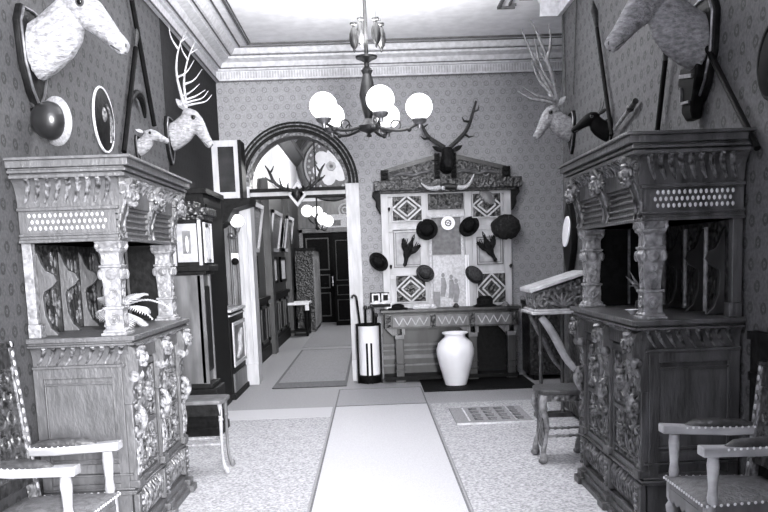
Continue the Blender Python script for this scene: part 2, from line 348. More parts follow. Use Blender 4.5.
# ------------------------------------------------------------------ hall contents
def hall_stuff():
    # double door
    a = at(303, 233, 'y', HB); b = at(356, 233, 'y', HB); zt = 2.22
    d = thing('hall_door', 'dark panelled double door at the far end of the passage', 'door', (a.x, HB - .11, 0))
    W = b.x - a.x; m = MB().bx(0, W, .02, .06, 0, zt); m.build('door_panel', M['black'], d)
    m = MB()
    for x0, x1 in ((.06, W * .48), (W * .56, W - .06)):
        for z0, z1 in ((.15, .75), (.85, 1.2), (1.3, 2.1)): m.frame(x0, x1, z0, z1, .025, .03, .02)
    m.build('moulding', M['midd'], d)
    m = MB().bx(-.1, 0, -.02, .06, 0, zt + .1).bx(W, W + .1, -.02, .06, 0, zt + .1).bx(-.1, W + .1, -.02, .06, zt, zt + .12); m.build('door_casing', M['mid'], d, bevel=.01)
    m = MB(); m.bar((W * .53, -.03, .9), (W * .53, -.03, 1.15), .05, .03); m.build('handle', M['steel'], d)
    # nearer leaf standing open on the right
    p = at(337, 325, 'z', 0); d = thing('door_leaf', 'black door leaf standing in front of the far double door', 'door', (p.x, p.y - .3, 0)); W = .55
    h = 2.15
    MB().bx(0, W, 0, .045, .01, h).build('door_panel', M['black'], d)
    m = MB()
    for z0, z1 in ((.12, .62), (.72, .96), (1.06, 2.0)): m.frame(.05, W - .05, z0, z1, 0, .02, .012)
    m.build('moulding', M['midd'], d)
    # picture over the door
    a = at(320, 232, 'y', HB - .1); b = at(346, 214, 'y', HB - .1)
    d = thing('framed_picture', 'small dark picture in wide pale mount above the far door', 'picture', (a.x, HB - .06, a.z)); W, H = b.x - a.x, b.z - a.z
    MB().frame(0, W, 0, H, 0, .14, .03).build('mount', M['print'], d); MB().bx(.13, W - .13, -.012, 0, .13, H - .13).build('print', M['printd'], d)
    c = at(345, 210, 'y', HB - .1); d = MB().ring((c.x, HB - .05, c.z), .15, .025, (0, 1, 0)).ring((c.x, HB - .05, c.z), .07, .02, (0, 1, 0)).build('wall_roundel', M['pale'], loc=c)
    tag(d, 'pale ring ornament high beside the pale-mounted picture over the far door', 'ornament')
    # round fanlight with flower tracery
    c = at(331, 166, 'y', HB - .1)
    d = thing('rose_window', 'round fanlight with white flower tracery high on the far wall', 'window', (c.x, HB - .02, c.z))
    MB().ring((0, -.05, 0), .76, .085, (0, 1, 0), 40, 8).build('outer_ring', M['mid'], d)
    MB().lathe([(.70, 0), (.70, -.04)], (0, 0, 0), 40, (0, 1, 0)).build('pane', M['printd'], d)
    MB().ring((0, -.05, 0), .64, .03, (0, 1, 0), 40).ring((0, -.05, 0), .08, .04, (0, 1, 0)).build('inner_ring', M['pale'], d)
    m = MB()
    for k in range(6):
        t = PI / 3 * k + .3; m.ell((math.cos(t) * .28, -.05, math.sin(t) * .28), (.19, .02, .17), 14, 6, Matrix.Rotation(-t, 3, 'Y'))
    m.build('petals', M['petal'], d)
    m = MB()
    for k in range(24): t = 2 * PI * k / 24; m.ell((math.cos(t) * .55, -.05, math.sin(t) * .55), .035, 8, 6)
    m.build('beads', M['cornice'], d)
    # dark archivolt before it
    m = MB()
    for r0, r1, dd in ((.82, .95, .1), (.95, 1.06, .16)):
        m.loft([[(c.x - r * math.cos(PI * k / 30), HB - e, 3.75 + r * math.sin(PI * k / 30)) for r, e in ((r0, 0), (r1, 0), (r1, dd), (r0, dd))] for k in range(31)])
    struct('trim_18', m, M['midd'], True)
    # framed pictures leaning out from the left wall
    for i, (px0, px1) in enumerate(((248, 262), (273, 282), (288, 294))):
        p = at(px0 - 5, 251, 'x', HL + .03); q = at(px1 - 5, 251, 'x', HL + .03); h = .70
        y0, y1 = p.y, q.y
        lab = ('largest of the tall framed pictures tilted out, next to the arch', 'middle of the three framed pictures tilted out along the passage wall', 'tilted framed picture on the passage wall just above the bookcase')[i]
        d = thing('tilted_picture', lab, 'picture', (HL + .02, (y0 + y1) / 2, p.z), 0, 'pictures along the passage wall'); W = y1 - y0
        T = Matrix.Rotation(.15, 4, 'Y')
        m = MB(); m.X = T; m.bx(0, .02, -W / 2, W / 2, 0, h).build('picture', M['midc'], d)
        m = MB(); m.X = T; m.bx(-.01, .05, -W / 2, -W / 2 + .07, 0, h).bx(-.01, .05, W / 2 - .07, W / 2, 0, h).bx(-.01, .05, -W / 2, W / 2, 0, .06).bx(-.01, .05, -W / 2, W / 2, h - .06, h); m.build('frame', M['pale'], d)
    # small frames below and the dado panelling
    for i, (y0, y1) in enumerate(((11.6, 12.1), (12.35, 12.85), (14.6, 15.5), (16.1, 17.0))):
        lab = ('narrow framed print on the passage wall just inside the arch', 'second narrow print from the arch on the passage wall', 'wide framed print under the middle tilted picture', 'wide framed print on the passage wall beside the bookcase')[i]
        d = thing('small_print', lab, 'picture', (HL + .005, (y0 + y1) / 2, 1.15), 0, 'prints low on the passage wall'); W = y1 - y0
        MB().bx(0, .015, -W / 2, W / 2, 0, .48).build('print', M['print'], d)
        m = MB()
        for a in ((-W / 2, -W / 2 + .05, 0, .48), (W / 2 - .05, W / 2, 0, .48), (-W / 2, W / 2, 0, .05), (-W / 2, W / 2, .43, .48)): m.bx(0, .03, a[0], a[1], a[2], a[3])
        m.build('frame', M['deep'], d)
    m = MB().bx(HL, HL + .03, BY + .35, HB - .1, 0, .92).bx(HL, HL + .07, BY + .35, HB - .1, .92, .98).bx(HL, HL + .05, BY + .35, HB - .1, 0, .18); struct('trim_19', m, M['deep'])
    m = MB()
    for k in range(11):
        y = BY + .6 + k * .9
        m.bx(HL + .03, HL + .05, y, y + .06, .25, .85).bx(HL + .03, HL + .05, y + .6, y + .66, .25, .85).bx(HL + .03, HL + .05, y, y + .66, .25, .3).bx(HL + .03, HL + .05, y, y + .66, .8, .85)
    struct('trim_20', m, M['midd'])
    m = MB()
    for y in (13.9, 17.2): m.bx(HL, HL + .12, y, y + .35, 0, 2.9)
    struct('trim_21', m, M['midd'])
    # white topped console table
    p = at(287, 337, 'z', 0); q = at(306, 302, 'y', p.y); zt = at(290, 303, 'y', p.y).z
    d = thing('console_table', 'small console table with a white top against the passage wall', 'table', (p.x, p.y, 0)); W = q.x - p.x
    MB().bx(-.06, W + .06, -.05, .8, zt - .05, zt).build('tabletop', M['ceramic'], d, bevel=.01)
    MB().bx(-.05, .02, -.045, -.035, zt - .2, zt - .05).bx(W - .02, W + .06, -.045, -.035, zt - .16, zt - .05).build('cloth_drop', M['ceramic'], d)
    for x in (0, W):
        for y in (0, .72): m = MB(); m.tube([(x, y, zt - .05), (x, y, .3), (x, y, 0)], [.03, .035, .025]); m.build('leg', M['deep'], d)
    MB().bx(-.02, W + .02, -.02, .75, .08, .12).build('lower_shelf', M['deep'], d)
    # dark hall stand or bookcase behind the table
    d = thing('tall_bookcase', 'tall dark carved bookcase behind the white topped console table', 'bookcase', (HL + .13, p.y + 1.0, 0))
    MB().bx(0, .38, 0, 1.7, 0, 1.75).build('body', M['deepc'], d)
    MB().bx(-.0, .44, -.05, 1.75, 1.75, 1.82).build('top', M['deep'], d)
    m = MB()
    for k in range(5): m.bx(.36, .42, .02 + k * .4, .07 + k * .4, .1, 1.75)
    m.build('stiles', M['mid'], d)
    # passage chandelier with opal globes
    c = at(317, 214, 'y', 16.5)
    d = thing('passage_lamp', 'brass hanging lamp with white globes far down the passage', 'lamp', (c.x, 16.5, c.z))
    MB().tube([(0, 0, 4.68 - c.z), (0, 0, -.2)], .015).lathe([(.001, -.32), (.05, -.28), (.03, -.2), (.06, -.1), (.02, 0)]).build('stem', M['brassd'], d)
    for px, py, yy in ((307, 211, 16.2), (317, 212, 16.9), (323, 219, 16.1), (328, 221, 16.8)):
        g = at(px, py, 'y', yy) - Vector((c.x, 16.5, c.z))
        a = MB().tube([(0, 0, -.2), (g.x * .6, g.y * .6, g.z - .22), (g.x, g.y, g.z - .1)], .012, smooth=2).build('arm', M['brassd'], d)
        MB().ell(g, .115, 16, 10).build('globe', M['globe'], a)
    # antlered skull on a diamond shield hung on the transom
    c = at(297, 194, 'y', BY - .1)
    d = thing('mounted_antlers', 'dark antlers on a diamond shield hung across the arch transom', 'antlers', (c.x, BY - .02, c.z))
    MB().prism([(0, -.13), (.1, .0), (0, .13), (-.1, 0)], 'y', -.04, 0).build('shield', M['deep'], d, bevel=.006)
    MB().prism([(0, -.15), (.12, .0), (0, .15), (-.12, 0), (-.08, 0), (0, .10), (.08, 0), (0, -.10), (-.08, 0), (-.12, 0)], 'y', -.05, -.0).build('shield_rim', M['pale'], d)
    MB().ell((0, -.08, 0), (.04, .05, .07)).build('skull', M['horn'], d)
    for sg in (-1, 1):
        m = MB(); m.tube([(sg * .02, -.1, .04), (sg * .12, -.16, .05), (sg * .26, -.2, .12), (sg * .31, -.2, .27), (sg * .36, -.18, .34)], [.022, .022, .02, .017, .006], smooth=2)
        for b, e in (((.16, -.18, .06), (.19, -.22, .19)), ((.27, -.2, .14), (.36, -.24, .2)), ((.31, -.2, .24), (.25, -.22, .33)), ((.1, -.15, .05), (.08, -.3, .12))):
            m.tube([(sg * b[0], b[1], b[2]), (sg * (b[0] * .4 + e[0] * .6), e[1], b[2] * .6 + e[2] * .4), (sg * e[0], e[1], e[2])], [.017, .013, .004], 6, smooth=1)
        m.build('antler', M['horn'], d)
hall_stuff()

# ------------------------------------------------------------------ carpets
def rug(name, lab, x0, x1, y0, y1, m, edge=None, t=.008, ew=.02, cat='carpet'):
    loc = ((x0 + x1) / 2, (y0 + y1) / 2, 0); a, b = (x1 - x0) / 2, (y1 - y0) / 2
    if not edge:
        o = MB().bx(-a, a, -b, b, 0, t).build(name, m); o.location = loc; return tag(o, lab, cat)
    r = thing(name, lab, cat, loc); MB().bx(-a, a, -b, b, 0, t).build('pile', m, r)
    e = MB().bx(-a - .001, -a + ew, -b, b, 0, t + .003).bx(a - ew, a + .001, -b, b, 0, t + .003).bx(-a, a, -b, -b + ew, 0, t + .003).bx(-a, a, b - ew, b, 0, t + .003); e.build('binding', edge, r)
    return r
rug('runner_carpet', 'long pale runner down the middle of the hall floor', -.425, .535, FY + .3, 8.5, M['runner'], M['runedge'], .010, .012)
rug('shaded_runner', 'shaded end of the pale runner, painted grey, towards the hall stand', -.425, .535, 8.51, 9.64, M['runner_shade'], M['runedge'], .010, .012)
rug('pale_floor_strip', 'short pale carpet strip between the speckled carpet and the low cupboard', -1.55, -.45, 7.96, 8.5, M['runner'])
rug('patterned_carpet', 'speckled carpet under the pale fern cabinet, beside the pale runner', LW + .02, -.445, FY + .3, 7.95, M['carpet'])
rug('patterned_carpet', 'speckled carpet under the shade-toned oak cabinet, with the lettered mat on it', .555, RW - .02, FY + .3, 8.5, M['carpet'])
r = rug('passage_mat', 'grey mat with a darker border lying under the arch', -1.25, -.35, 9.95, 14.3, M['mat'], M['matd'], .008, .03, 'mat')
MB().bx(-.45, .45, -2.17, -1.75, .008, .012).build('border', M['matd'], r)
rug('passage_carpet', 'grey carpet in the passage between the grey mat and the far door', -1.28, -.2, 14.75, 19.6, M['mat'], None, .008, .03)
rug('dark_mat', 'dark mat under the hall stand and white vase', .55, 1.85, 9.28, 10.3, M['felt'], None, .012, .03, 'mat')
p = thing('door_mat', 'grey mat with dark lettered blocks on the speckled carpet', 'mat', (1.07, 7.72, .008))
MB().bx(-.35, .35, -.4, .4, 0, .012).build('pile', M['mat'], p)
m = MB()
for i in range(4):
    for j in range(4):
        x, y = -.17 + i * .125, -.27 + j * .17
        m.bx(x, x + .075, y, y + .04, .012, .015).bx(x, x + .025, y, y + .11, .012, .015).bx(x + .03, x + .085, y + .08, y + .11, .012, .015)
m.build('lettering', M['matd'], p)
MB().bx(-.35, .35, -.41, -.39, 0, .015).bx(.2, .215, -.3, .36, .012, .015).bx(-.23, -.215, -.3, .36, .012, .015).build('pale_edging', M['print'], p)

# ------------------------------------------------------------------ the two carved cabinets
def cove(t, x0, z0, x1, z1): return (x0 + (x1 - x0) * (1 - math.cos(t * PI / 2)), z0 + (z1 - z0) * math.sin(t * PI / 2) ** 1.0)
def mask(m, c, s, ax=1):
    x, y, z = c
    m.ell((x, y, z), (.030 * s, .032 * s, .045 * s), 10, 8); m.ell((x + .028 * s, y, z - .004 * s), (.012 * s, .009 * s, .016 * s), 8, 6)
    for q in (-1, 1):
        m.ell((x + .02 * s, y + q * .014 * s, z + .014 * s), (.012 * s, .011 * s, .007 * s), 8, 6); m.ell((x + .018 * s, y + q * .017 * s, z - .014 * s), .013 * s, 8, 6); m.ell((x - .002, y + q * .035 * s, z + .01 * s), (.012 * s, .012 * s, .022 * s), 8, 6)
    m.ell((x + .016 * s, y, z - .034 * s), (.016 * s, .018 * s, .014 * s), 8, 6); m.ell((x + .01 * s, y, z + .04 * s), (.02 * s, .03 * s, .012 * s), 8, 6)
def cabinet(label, loc, rz, W, wood, carved, pillar, back, far):
    D = .50; d = thing('carved_cabinet', label, 'cabinet', (loc[0], loc[1], .010), rz, 'pair of carved court cupboards')
    # lower case ------------------------------------------------
    b = MB().bx(0, .46, .04, W - .04, .10, 1.0)
    b.build('case', wood, d, bevel=.004)
    m = MB()
    for z0, z1, o in ((0, .035, .055), (.035, .07, .035), (.07, .11, .02)): m.bx(0, .47 + o, .03 - o, W - .03 + o, z0, z1)
    for yc in (.07, W / 2, W - .07): m.bx(.47, .545, yc - .06, yc + .06, 0, .045).bx(.47, .525, yc - .05, yc + .05, .045, .085)
    for o, z in ((.02, .30), (.03, .312), (.015, .325)): m.bx(0, .47 + o, .03 - o, W - .03 + o, z, z + .013)
    m.build('plinth', wood, d, bevel=.004)
    g = MB()
    n = 22
    for k in range(n):
        if k == 11: g.build('gadroon_band', carved, d); g = MB()
        y = .10 + (W - .2) * (k + .5) / n
        if abs(y - W / 2) < .06: continue
        g.tube([(.462, y, .13), (.478, y, .17), (.486, y, .25), (.466, y, .285)], [.008, .016, .019, .014], 8)
    g.build('gadroon_band', carved, d)
    # side frames and panels
    for yy, sg in ((.04, -1), (W - .04, 1)):
        m = MB()
        def slab(x0, x1, z0, z1, t): m.bx(x0, x1, min(yy, yy + sg * t), max(yy, yy + sg * t), z0, z1)
        slab(0, .05, .33, 1.0, .018); slab(.41, .46, .33, 1.0, .018); slab(.05, .41, .93, 1.0, .018); slab(.05, .41, .42, .47, .018); slab(.05, .41, .33, .36, .018)
        slab(.05, .058, .47, .93, .012); slab(.402, .41, .47, .93, .012); slab(.05, .41, .895, .905, .013); slab(.05, .41, .485, .495, .013)
        slab(-.0, .48, .405, .415, .026); slab(0, .48, .985, 1.0, .03)
        m.build('side_frame', wood, d, bevel=.003)
    # doors
    for y0, y1 in ((.125, W / 2 - .05), (W / 2 + .05, W - .125)):
        yc = (y0 + y1) / 2
        dr = MB().bx(.455, .468, y0, y1, .335, .985).build('door', wood, d)
        f = MB()
        for a in ((y0, y1, .335, .36), (y0, y1, .945, .985), (y0, y0 + .03, .36, .945), (y1 - .03, y1, .36, .945), (y0 + .03, y1 - .03, .62, .645), (y0 + .03, y1 - .03, .40, .412)): f.bx(.46, .484, a[0], a[1], a[2], a[3])
        f.build('door_frame', wood, dr, bevel=.004)
        c = MB()
        c.ring((.475, yc, .79), .10, .018, (1, 0, 0), 24, 8, 1, .95); c.ell((.47, yc, .79), (.03, .06, .085), 14, 8)
        mask(c, (.49, yc, .80), 1.2)
        for q in (-1, 1):
            for s2 in (-1, 1): c.ring((.472, yc + q * .15, .79 + s2 * .10), .03, .012, (1, 0, 0), 14, 6); c.tube([(.475, yc + q * .13, .79 + s2 * .02), (.485, yc + q * .17, .79 + s2 * .06), (.475, yc + q * .11, .79 + s2 * .125)], [.008, .014, .006], 6, smooth=1)
        c.build('wreath_carving', carved, dr)
        c = MB()
        for q in (-1, 1):
            c.tube([(.474, yc + q * .03, .42), (.484, yc + q * .03, .50), (.474, yc + q * .03, .615)], .010, 6); c.tube([(.474, yc + q * .16, .43), (.48, yc + q * .12, .52), (.474, yc + q * .16, .61)], .010, 6, smooth=1)
            c.ring((.474, yc + q * .095, .45), .035, .011, (1, 0, 0), 14, 6); c.ring((.474, yc + q * .095, .585), .035, .011, (1, 0, 0), 14, 6)
            c.bar((.476, yc + q * .03, .52), (.476, yc + q * .19, .52), .014, .016)
        c.ell((.48, yc, .52), (.025, .04, .04), 12, 8); mask(c, (.497, yc, .52), .8)
        for k in range(6): c.ell((.47, y0 + .06 + k * (y1 - y0 - .12) / 5, .38), (.012, .018, .013), 8, 6)
        c.build('strapwork_carving', carved, dr)
    # pilasters with scroll heads and masks
    for yc in (.075, W / 2, W - .075):
        p = MB().bx(.455, .50, yc - .04, yc + .04, .335, .80)
        prf = [(.455, .78), (.50, .78), (.512, .82), (.505, .86), (.52, .90), (.545, .96), (.548, 1.03), (.53, 1.08), (.50, 1.10), (.455, 1.10)]
        p.prism(prf, 'y', yc - .045, yc + .045); p.bx(.455, .512, yc - .048, yc + .048, .33, .375).bx(.47, .505, yc - .05, yc + .05, .12, .30)
        pil = p.build('pilaster', wood, d, bevel=.006)
        c = MB(); mask(c, (.548, yc, 1.03), 1.15); c.build('carved_mask', M['oakm'] if back == 'pale' else carved, pil); c = MB(); mask(c, (.515, yc, .70), .9)
        for k in range(7): c.ell((.503, yc + (.016 if k % 2 else -.016), .42 + k * .037), (.014, .022, .018), 8, 6)
        c.tube([(.50, yc, .77), (.53, yc, .75), (.545, yc, .70), (.525, yc, .64), (.50, yc, .60)], [.010, .02, .024, .018, .008], 8, smooth=1)
        for k in range(5): c.ell((.50, yc + (.02 if k % 2 else -.02), .80 + k * .022), (.014, .02, .016), 8, 6)
        for q in (-1, 1): c.ell((.52, yc + q * .044, .93), (.03, .012, .03), 12, 8); c.tube([(.50, yc + q * .03, .40), (.51, yc + q * .036, .5), (.50, yc + q * .03, .6)], .006, 6)
        for k in range(5): c.ell((.508, yc, .14 + k * .033), (.012, .03 - k * .003, .012), 8, 6)
        c.build('pilaster_carving', M['oakm'] if back == 'pale' else carved, pil)
    # gadrooned cove under the counter
    m = MB(); n = 10
    ring = [[(cove(k / n, .462, 1.0, .54, 1.10)[0], y, cove(k / n, .462, 1.0, .54, 1.10)[1]) for k in range(n + 1)] for y in (.02, W - .02)]
    poly = [(x, z) for x, _, z in ring[0]] + [(0, 1.10), (0, 1.0)]; m.prism(poly, 'y', .035, W - .035)
    for yy, sg in ((.036, -1), (W - .036, 1)):
        poly = [(yy + sg * (cove(k / n, 0, 1.0, .05, 1.10)[0]), cove(k / n, 0, 1.0, .05, 1.10)[1]) for k in range(n + 1)] + [(W / 2, 1.10), (W / 2, 1.0)]
        m.prism(poly, 'x', 0, .50)
    m.build('cove', wood, d)
    m = MB()
    for yy, sg in ((.036, -1), (W - .036, 1)):
        m = MB()
        for k in range(9):
            x0 = .02 + k * .05; pts = []
            for t in (0, .25, .5, .75, 1):
                o, z = cove(t, 0, 1.0, .05, 1.10); pts.append((x0 + .06 * (1 - (1 - t) ** 2), yy + sg * (o + .002), z))
            m.tube(pts, [.004, .009, .012, .013, .011], 8)
        m.build('gadrooning', carved, d)
    m = MB()
    for k in range(22):
        y = .13 + (W - .26) * k / 21
        if abs(y - W / 2) < .06: continue
        m.tube([(cove(t, .462, 1.0, .54, 1.10)[0] + .004, y + .03 * t ** .6 - .015, cove(t, .462, 1.0, .54, 1.10)[1]) for t in (0, .25, .5, .75, 1)], [.006, .011, .013, .012, .007], 6)
    m.build('gadrooning', carved, d)
    m = MB().bx(0, .548, -.03, W + .03, 1.10, 1.112).bx(0, .536, -.018, W + .018, 1.112, 1.124).bx(0, .555, -.036, W + .036, 1.124, 1.15); m.build('counter', wood, d, bevel=.004)
    # open stage --------------------------------------------------
    ep = MB().bx(.03, .40, far - .012, far + .012, 1.15, 1.636).build('end_panel', M['deep'], d)
    sg = 1 if far < .5 else -1
    MB().bx(.19, .205, far + sg * .012 - .006, far + sg * .012 + .006, 1.16, 1.63).build('end_bead', wood if back == 'pale' else pillar, ep)
    bk = MB().bx(0, .02, .03, W - .03, 1.15, 1.63).build('back_panel', M['deepc'], d)
    for y in (.045, W - .045): MB().bx(0, .05, y - .025, y + .025, 1.22, 1.64).bx(0, .065, y - .033, y + .033, 1.15, 1.22).build('stile', pillar if back == 'pale' else wood, d, bevel=.003)
    for y in (.14, .47, .80, 1.08):
        if y > W - .08: continue
        prf = [(.02, 1.152), (.11, 1.152), (.10, 1.17), (.075, 1.19), (.065, 1.22), (.05, 1.26), (.045, 1.36), (.055, 1.385), (.10, 1.41), (.125, 1.44), (.11, 1.475), (.07, 1.495), (.05, 1.53), (.035, 1.58), (.02, 1.60)]
        MB().prism(prf, 'y', y - .016, y + .016).build('scalloped_fin', wood if back == 'pale' else M['midd'], bk, bevel=.003)
        if back == 'dark': MB().tube([(.115, y, 1.17), (.115, y, 1.6)], .011, 8).build('rail_bead', pillar, bk)
    for y0, y1 in ((.18, .44), (.51, .77), (.84, 1.06)):
        c = MB()
        for k in range(26): c.ell((.022, random.uniform(y0, y1), random.uniform(1.2, 1.56)), (.008, .012, random.uniform(.02, .045)), 6, 5)
        c.build('relief', M['midc'] if back == 'pale' else M['deepc'], bk)
    # front columns (tapering terms)
    for yc in (.075, W - .075):
        def sq(z, h): return [(.44 - h, yc - h, z), (.44 + h, yc - h, z), (.44 + h, yc + h, z), (.44 - h, yc + h, z)]
        c = MB().loft([sq(1.15, .068), sq(1.165, .068), sq(1.165, .058), sq(1.178, .058), sq(1.185, .048), sq(1.285, .046), sq(1.285, .055), sq(1.298, .055), sq(1.298, .040), sq(1.50, .052), sq(1.50, .058), sq(1.512, .058), sq(1.512, .048), sq(1.56, .046), sq(1.575, .05), sq(1.585, .062), sq(1.60, .062), sq(1.60, .056), sq(1.635, .07)])
        col = c.build('column', pillar, d, bevel=.003)
        for ax in (0, 1):
            for sg in (-1, 1):
                c = MB()
                def P(o, z): return (.44 + sg * o, yc, z) if ax == 0 else (.44, yc + sg * o, z)
                e = (lambda a, b: (a, b, b)) if ax == 0 else (lambda a, b: (b, a, b))
                v = (1, 0, 0) if ax == 0 else (0, 1, 0)
                c.ring(P(.048, 1.235), .025, .007, v, 16, 6); c.ell(P(.048, 1.235), e(.008, .012), 8, 6)
                for z, r in ((1.325, .018), (1.365, .02), (1.405, .016)): c.ring(P(.045, z), r, .005, v, 14, 6)
                c.ell(P(.05, 1.465), e(.02, .03), 10, 6)
                c.build('column_carving', pillar, col)
        c = MB()
        for q in (-1, 1):
            for s2 in (-1, 1): c.ell((.44 + q * .052, yc + s2 * .052, 1.465), (.016, .016, .028), 8, 6); c.ell((.44 + q * .058, yc + s2 * .058, 1.61), (.013, .013, .018), 8, 6)
        c.build('corner_carving', pillar, col)
    # entablature --------------------------------------------------
    m = MB().bx(0, .49, .015, W - .015, 1.635, 1.811)
    for o, z0, z1 in ((.022, 1.635, 1.652), (.010, 1.652, 1.668), (.018, 1.668, 1.68), (.02, 1.795, 1.812)): m.bx(0, .49 + o, .015 - o, W - .015 + o, z0, z1)
    for z in (1.70, 1.735, 1.765): m.bx(.3, .505, .02, W - .02, z, z + .012)
    m.build('frieze', wood, d, bevel=.003)
    m = MB()
    for yy in (.013, W - .013):
        for r in range(3):
            for k in range(15): m.ell((.055 + k * .0265 + (.013 if r == 1 else 0), yy, 1.708 + r * .032), (.008, .008, .0115), 8, 6)
    m.build('pearl_rows', M['pearl'] if back == 'pale' else M['ivory'], d)
    m = MB(); n = 10; X0, Z0, Z1 = .49, 1.812, 1.95
    poly = [cove(k / n, X0, Z0, X0 + .075, Z1) for k in range(n + 1)] + [(0, Z1), (0, Z0)]; m.prism(poly, 'y', .015, W - .015)
    for yy, sg in ((.016, -1), (W - .016, 1)):
        m.prism([(yy + sg * cove(k / n, 0, Z0, .075, Z1)[0], cove(k / n, 0, Z0, .075, Z1)[1]) for k in range(n + 1)] + [(W / 2, Z1), (W / 2, Z0)], 'x', 0, X0 + .03)
    m.build('upper_cove', wood, d)
    m = MB()
    for yy, sg in ((.016, -1), (W - .016, 1)):
        m = MB()
        for k in range(9):
            x0 = .03 + k * .05; m.tube([(x0 + .055 * (1 - (1 - t) ** 2), yy + sg * (cove(t, 0, Z0, .075, Z1)[0] + .003), cove(t, 0, Z0, .075, Z1)[1]) for t in (.1, .3, .55, .8, 1)], [.006, .011, .014, .014, .01], 6)
        m.build('upper_gadrooning', carved, d)
    m = MB()
    for k in range(22):
        y = .10 + (W - .2) * k / 21; m.tube([(cove(t, X0, Z0, X0 + .075, Z1)[0] + .004, y + .02 * t, cove(t, X0, Z0, X0 + .075, Z1)[1]) for t in (.1, .3, .55, .8, 1)], [.006, .011, .014, .014, .01], 6)
    m.build('upper_gadrooning', carved, d)
    for yc in (.06, W / 2, W - .06):
        prf = [(.48, 1.64), (.515, 1.64), (.50, 1.68), (.505, 1.73), (.53, 1.79), (.54, 1.84), (.56, 1.89), (.59, 1.93), (.59, 1.95), (.48, 1.95)]
        p = MB().prism(prf, 'y', yc - .04, yc + .04).build('scroll_bracket', wood, d, bevel=.006)
        c = MB(); mask(c, (.56, yc, 1.86), 1.2)
        for q in (-1, 1): c.ring((.535, yc + q * .042, 1.90), .026, .009, (0, 1, 0), 14, 6); c.tube([(.515, yc + q * .04, 1.65), (.503, yc + q * .042, 1.70), (.52, yc + q * .042, 1.77), (.545, yc + q * .04, 1.84)], .008, 6, smooth=1)
        c.build('bracket_carving', carved, p)
    m = MB()
    for o, z0, z1 in ((.085, 1.95, 1.968), (.07, 1.968, 1.975), (.095, 1.975, 1.99), (.085, 1.99, 2.0), (.11, 2.0, 2.035), (.125, 2.035, 2.05)): m.bx(0, .49 + o, .015 - o, W - .015 + o, z0, z1)
    m.build('cornice', wood, d, bevel=.003)
    return d
cabinet('carved oak cabinet, toned as if lit, with a fern in its open stage', (LW + .02, 4.30, 0), 0, 1.23, M['oak'], M['oakc'], M['oakp'], 'pale', 1.23 - .05)
cabinet('carved oak cabinet, toned darker as if shaded, facing the fern cabinet across the runner', (RW - .02, 5.36, 0), PI, 1.27, M['dk'], M['dkc'], M['dkp'], 'dark', .05)
# fern in a pot on the pale cabinet
f = thing('potted_fern', 'pale potted fern standing in the pale carved cabinet', 'plant', (-1.52, 4.98, 1.15))
MB().lathe([(.035, 0), (.055, .05), (.06, .09), (.055, .1), (.045, .095)]).build('pot', M['mid'], f)
def frond(a, L, rise, droop):
    m = MB(); pts = []
    for k in range(19):
        t = k / 18; r = L * t; pts.append(Vector((r * math.cos(a), r * math.sin(a), .09 + rise * t - droop * t * t)))
    m.tube(pts, .0025, 5)
    for k in range(3, 19):
        t = k / 18; w_ = .085 * math.sin(min(1, t * 1.05 + .08) * PI) ** .8 + .006
        sd = Vector((-math.sin(a), math.cos(a), 0)); fw = (pts[k] - pts[k - 1]).normalized(); up = sd.cross(fw)
        for q in (-1, 1):
            d_ = (sd * q * .85 + fw * .5).normalized(); p0 = pts[k]; hw = fw * .0075
            A = [p0 - hw, p0 + d_ * w_ * .5 - hw * .9 + Vector((0, 0, .004)), p0 + d_ * w_ - Vector((0, 0, .008)), p0 + d_ * w_ * .5 + hw * .9 + Vector((0, 0, .004)), p0 + hw]
            T_ = [m._v(v) for v in A]; B_ = [m._v(v - Vector((0, 0, .0015))) for v in A]
            m.face(T_); m.face(B_[::-1])
            for i_ in range(5): m.face([T_[i_], B_[i_], B_[(i_ + 1) % 5], T_[(i_ + 1) % 5]])
    m.build('frond', M['fern'], f)
for a, L, r, dr in ((.25, .30, .26, .24), (-.5, .27, .17, .2), (-1.1, .22, .06, .2), (1.0, .24, .26, .16), (-.1, .22, .0, .14), (-1.7, .18, .14, .2), (2.2, .16, .2, .1)): frond(a, L, r, dr)
# dried plant and small white cup in the dark cabinet
f = thing('dried_plant', 'dark dried plant standing in the dark carved cabinet', 'plant', (1.55, 4.72, 1.15))
MB().lathe([(.03, 0), (.05, .04), (.045, .07)]).build('pot', M['horn'], f)
for k in range(9):
    a = k * .7; m = MB(); m.tube([(0, 0, .06), (.05 * math.cos(a), .05 * math.sin(a), .16), (.1 * math.cos(a), .1 * math.sin(a), .2 + .05 * math.sin(k * 2.3))], [.004, .012, .002], 5, flat=.5); m.build('leaf', M['horng'], f)
m = MB().lathe([(.012, 0), (.012, .012), (.03, .03), (.04, .035)], (1.42, 4.52, 1.15)); tag(m.build('dish', M['ceramic'], loc=(1.42, 4.52, 1.15)), 'small white footed dish at the front of the dark cabinet', 'dish')

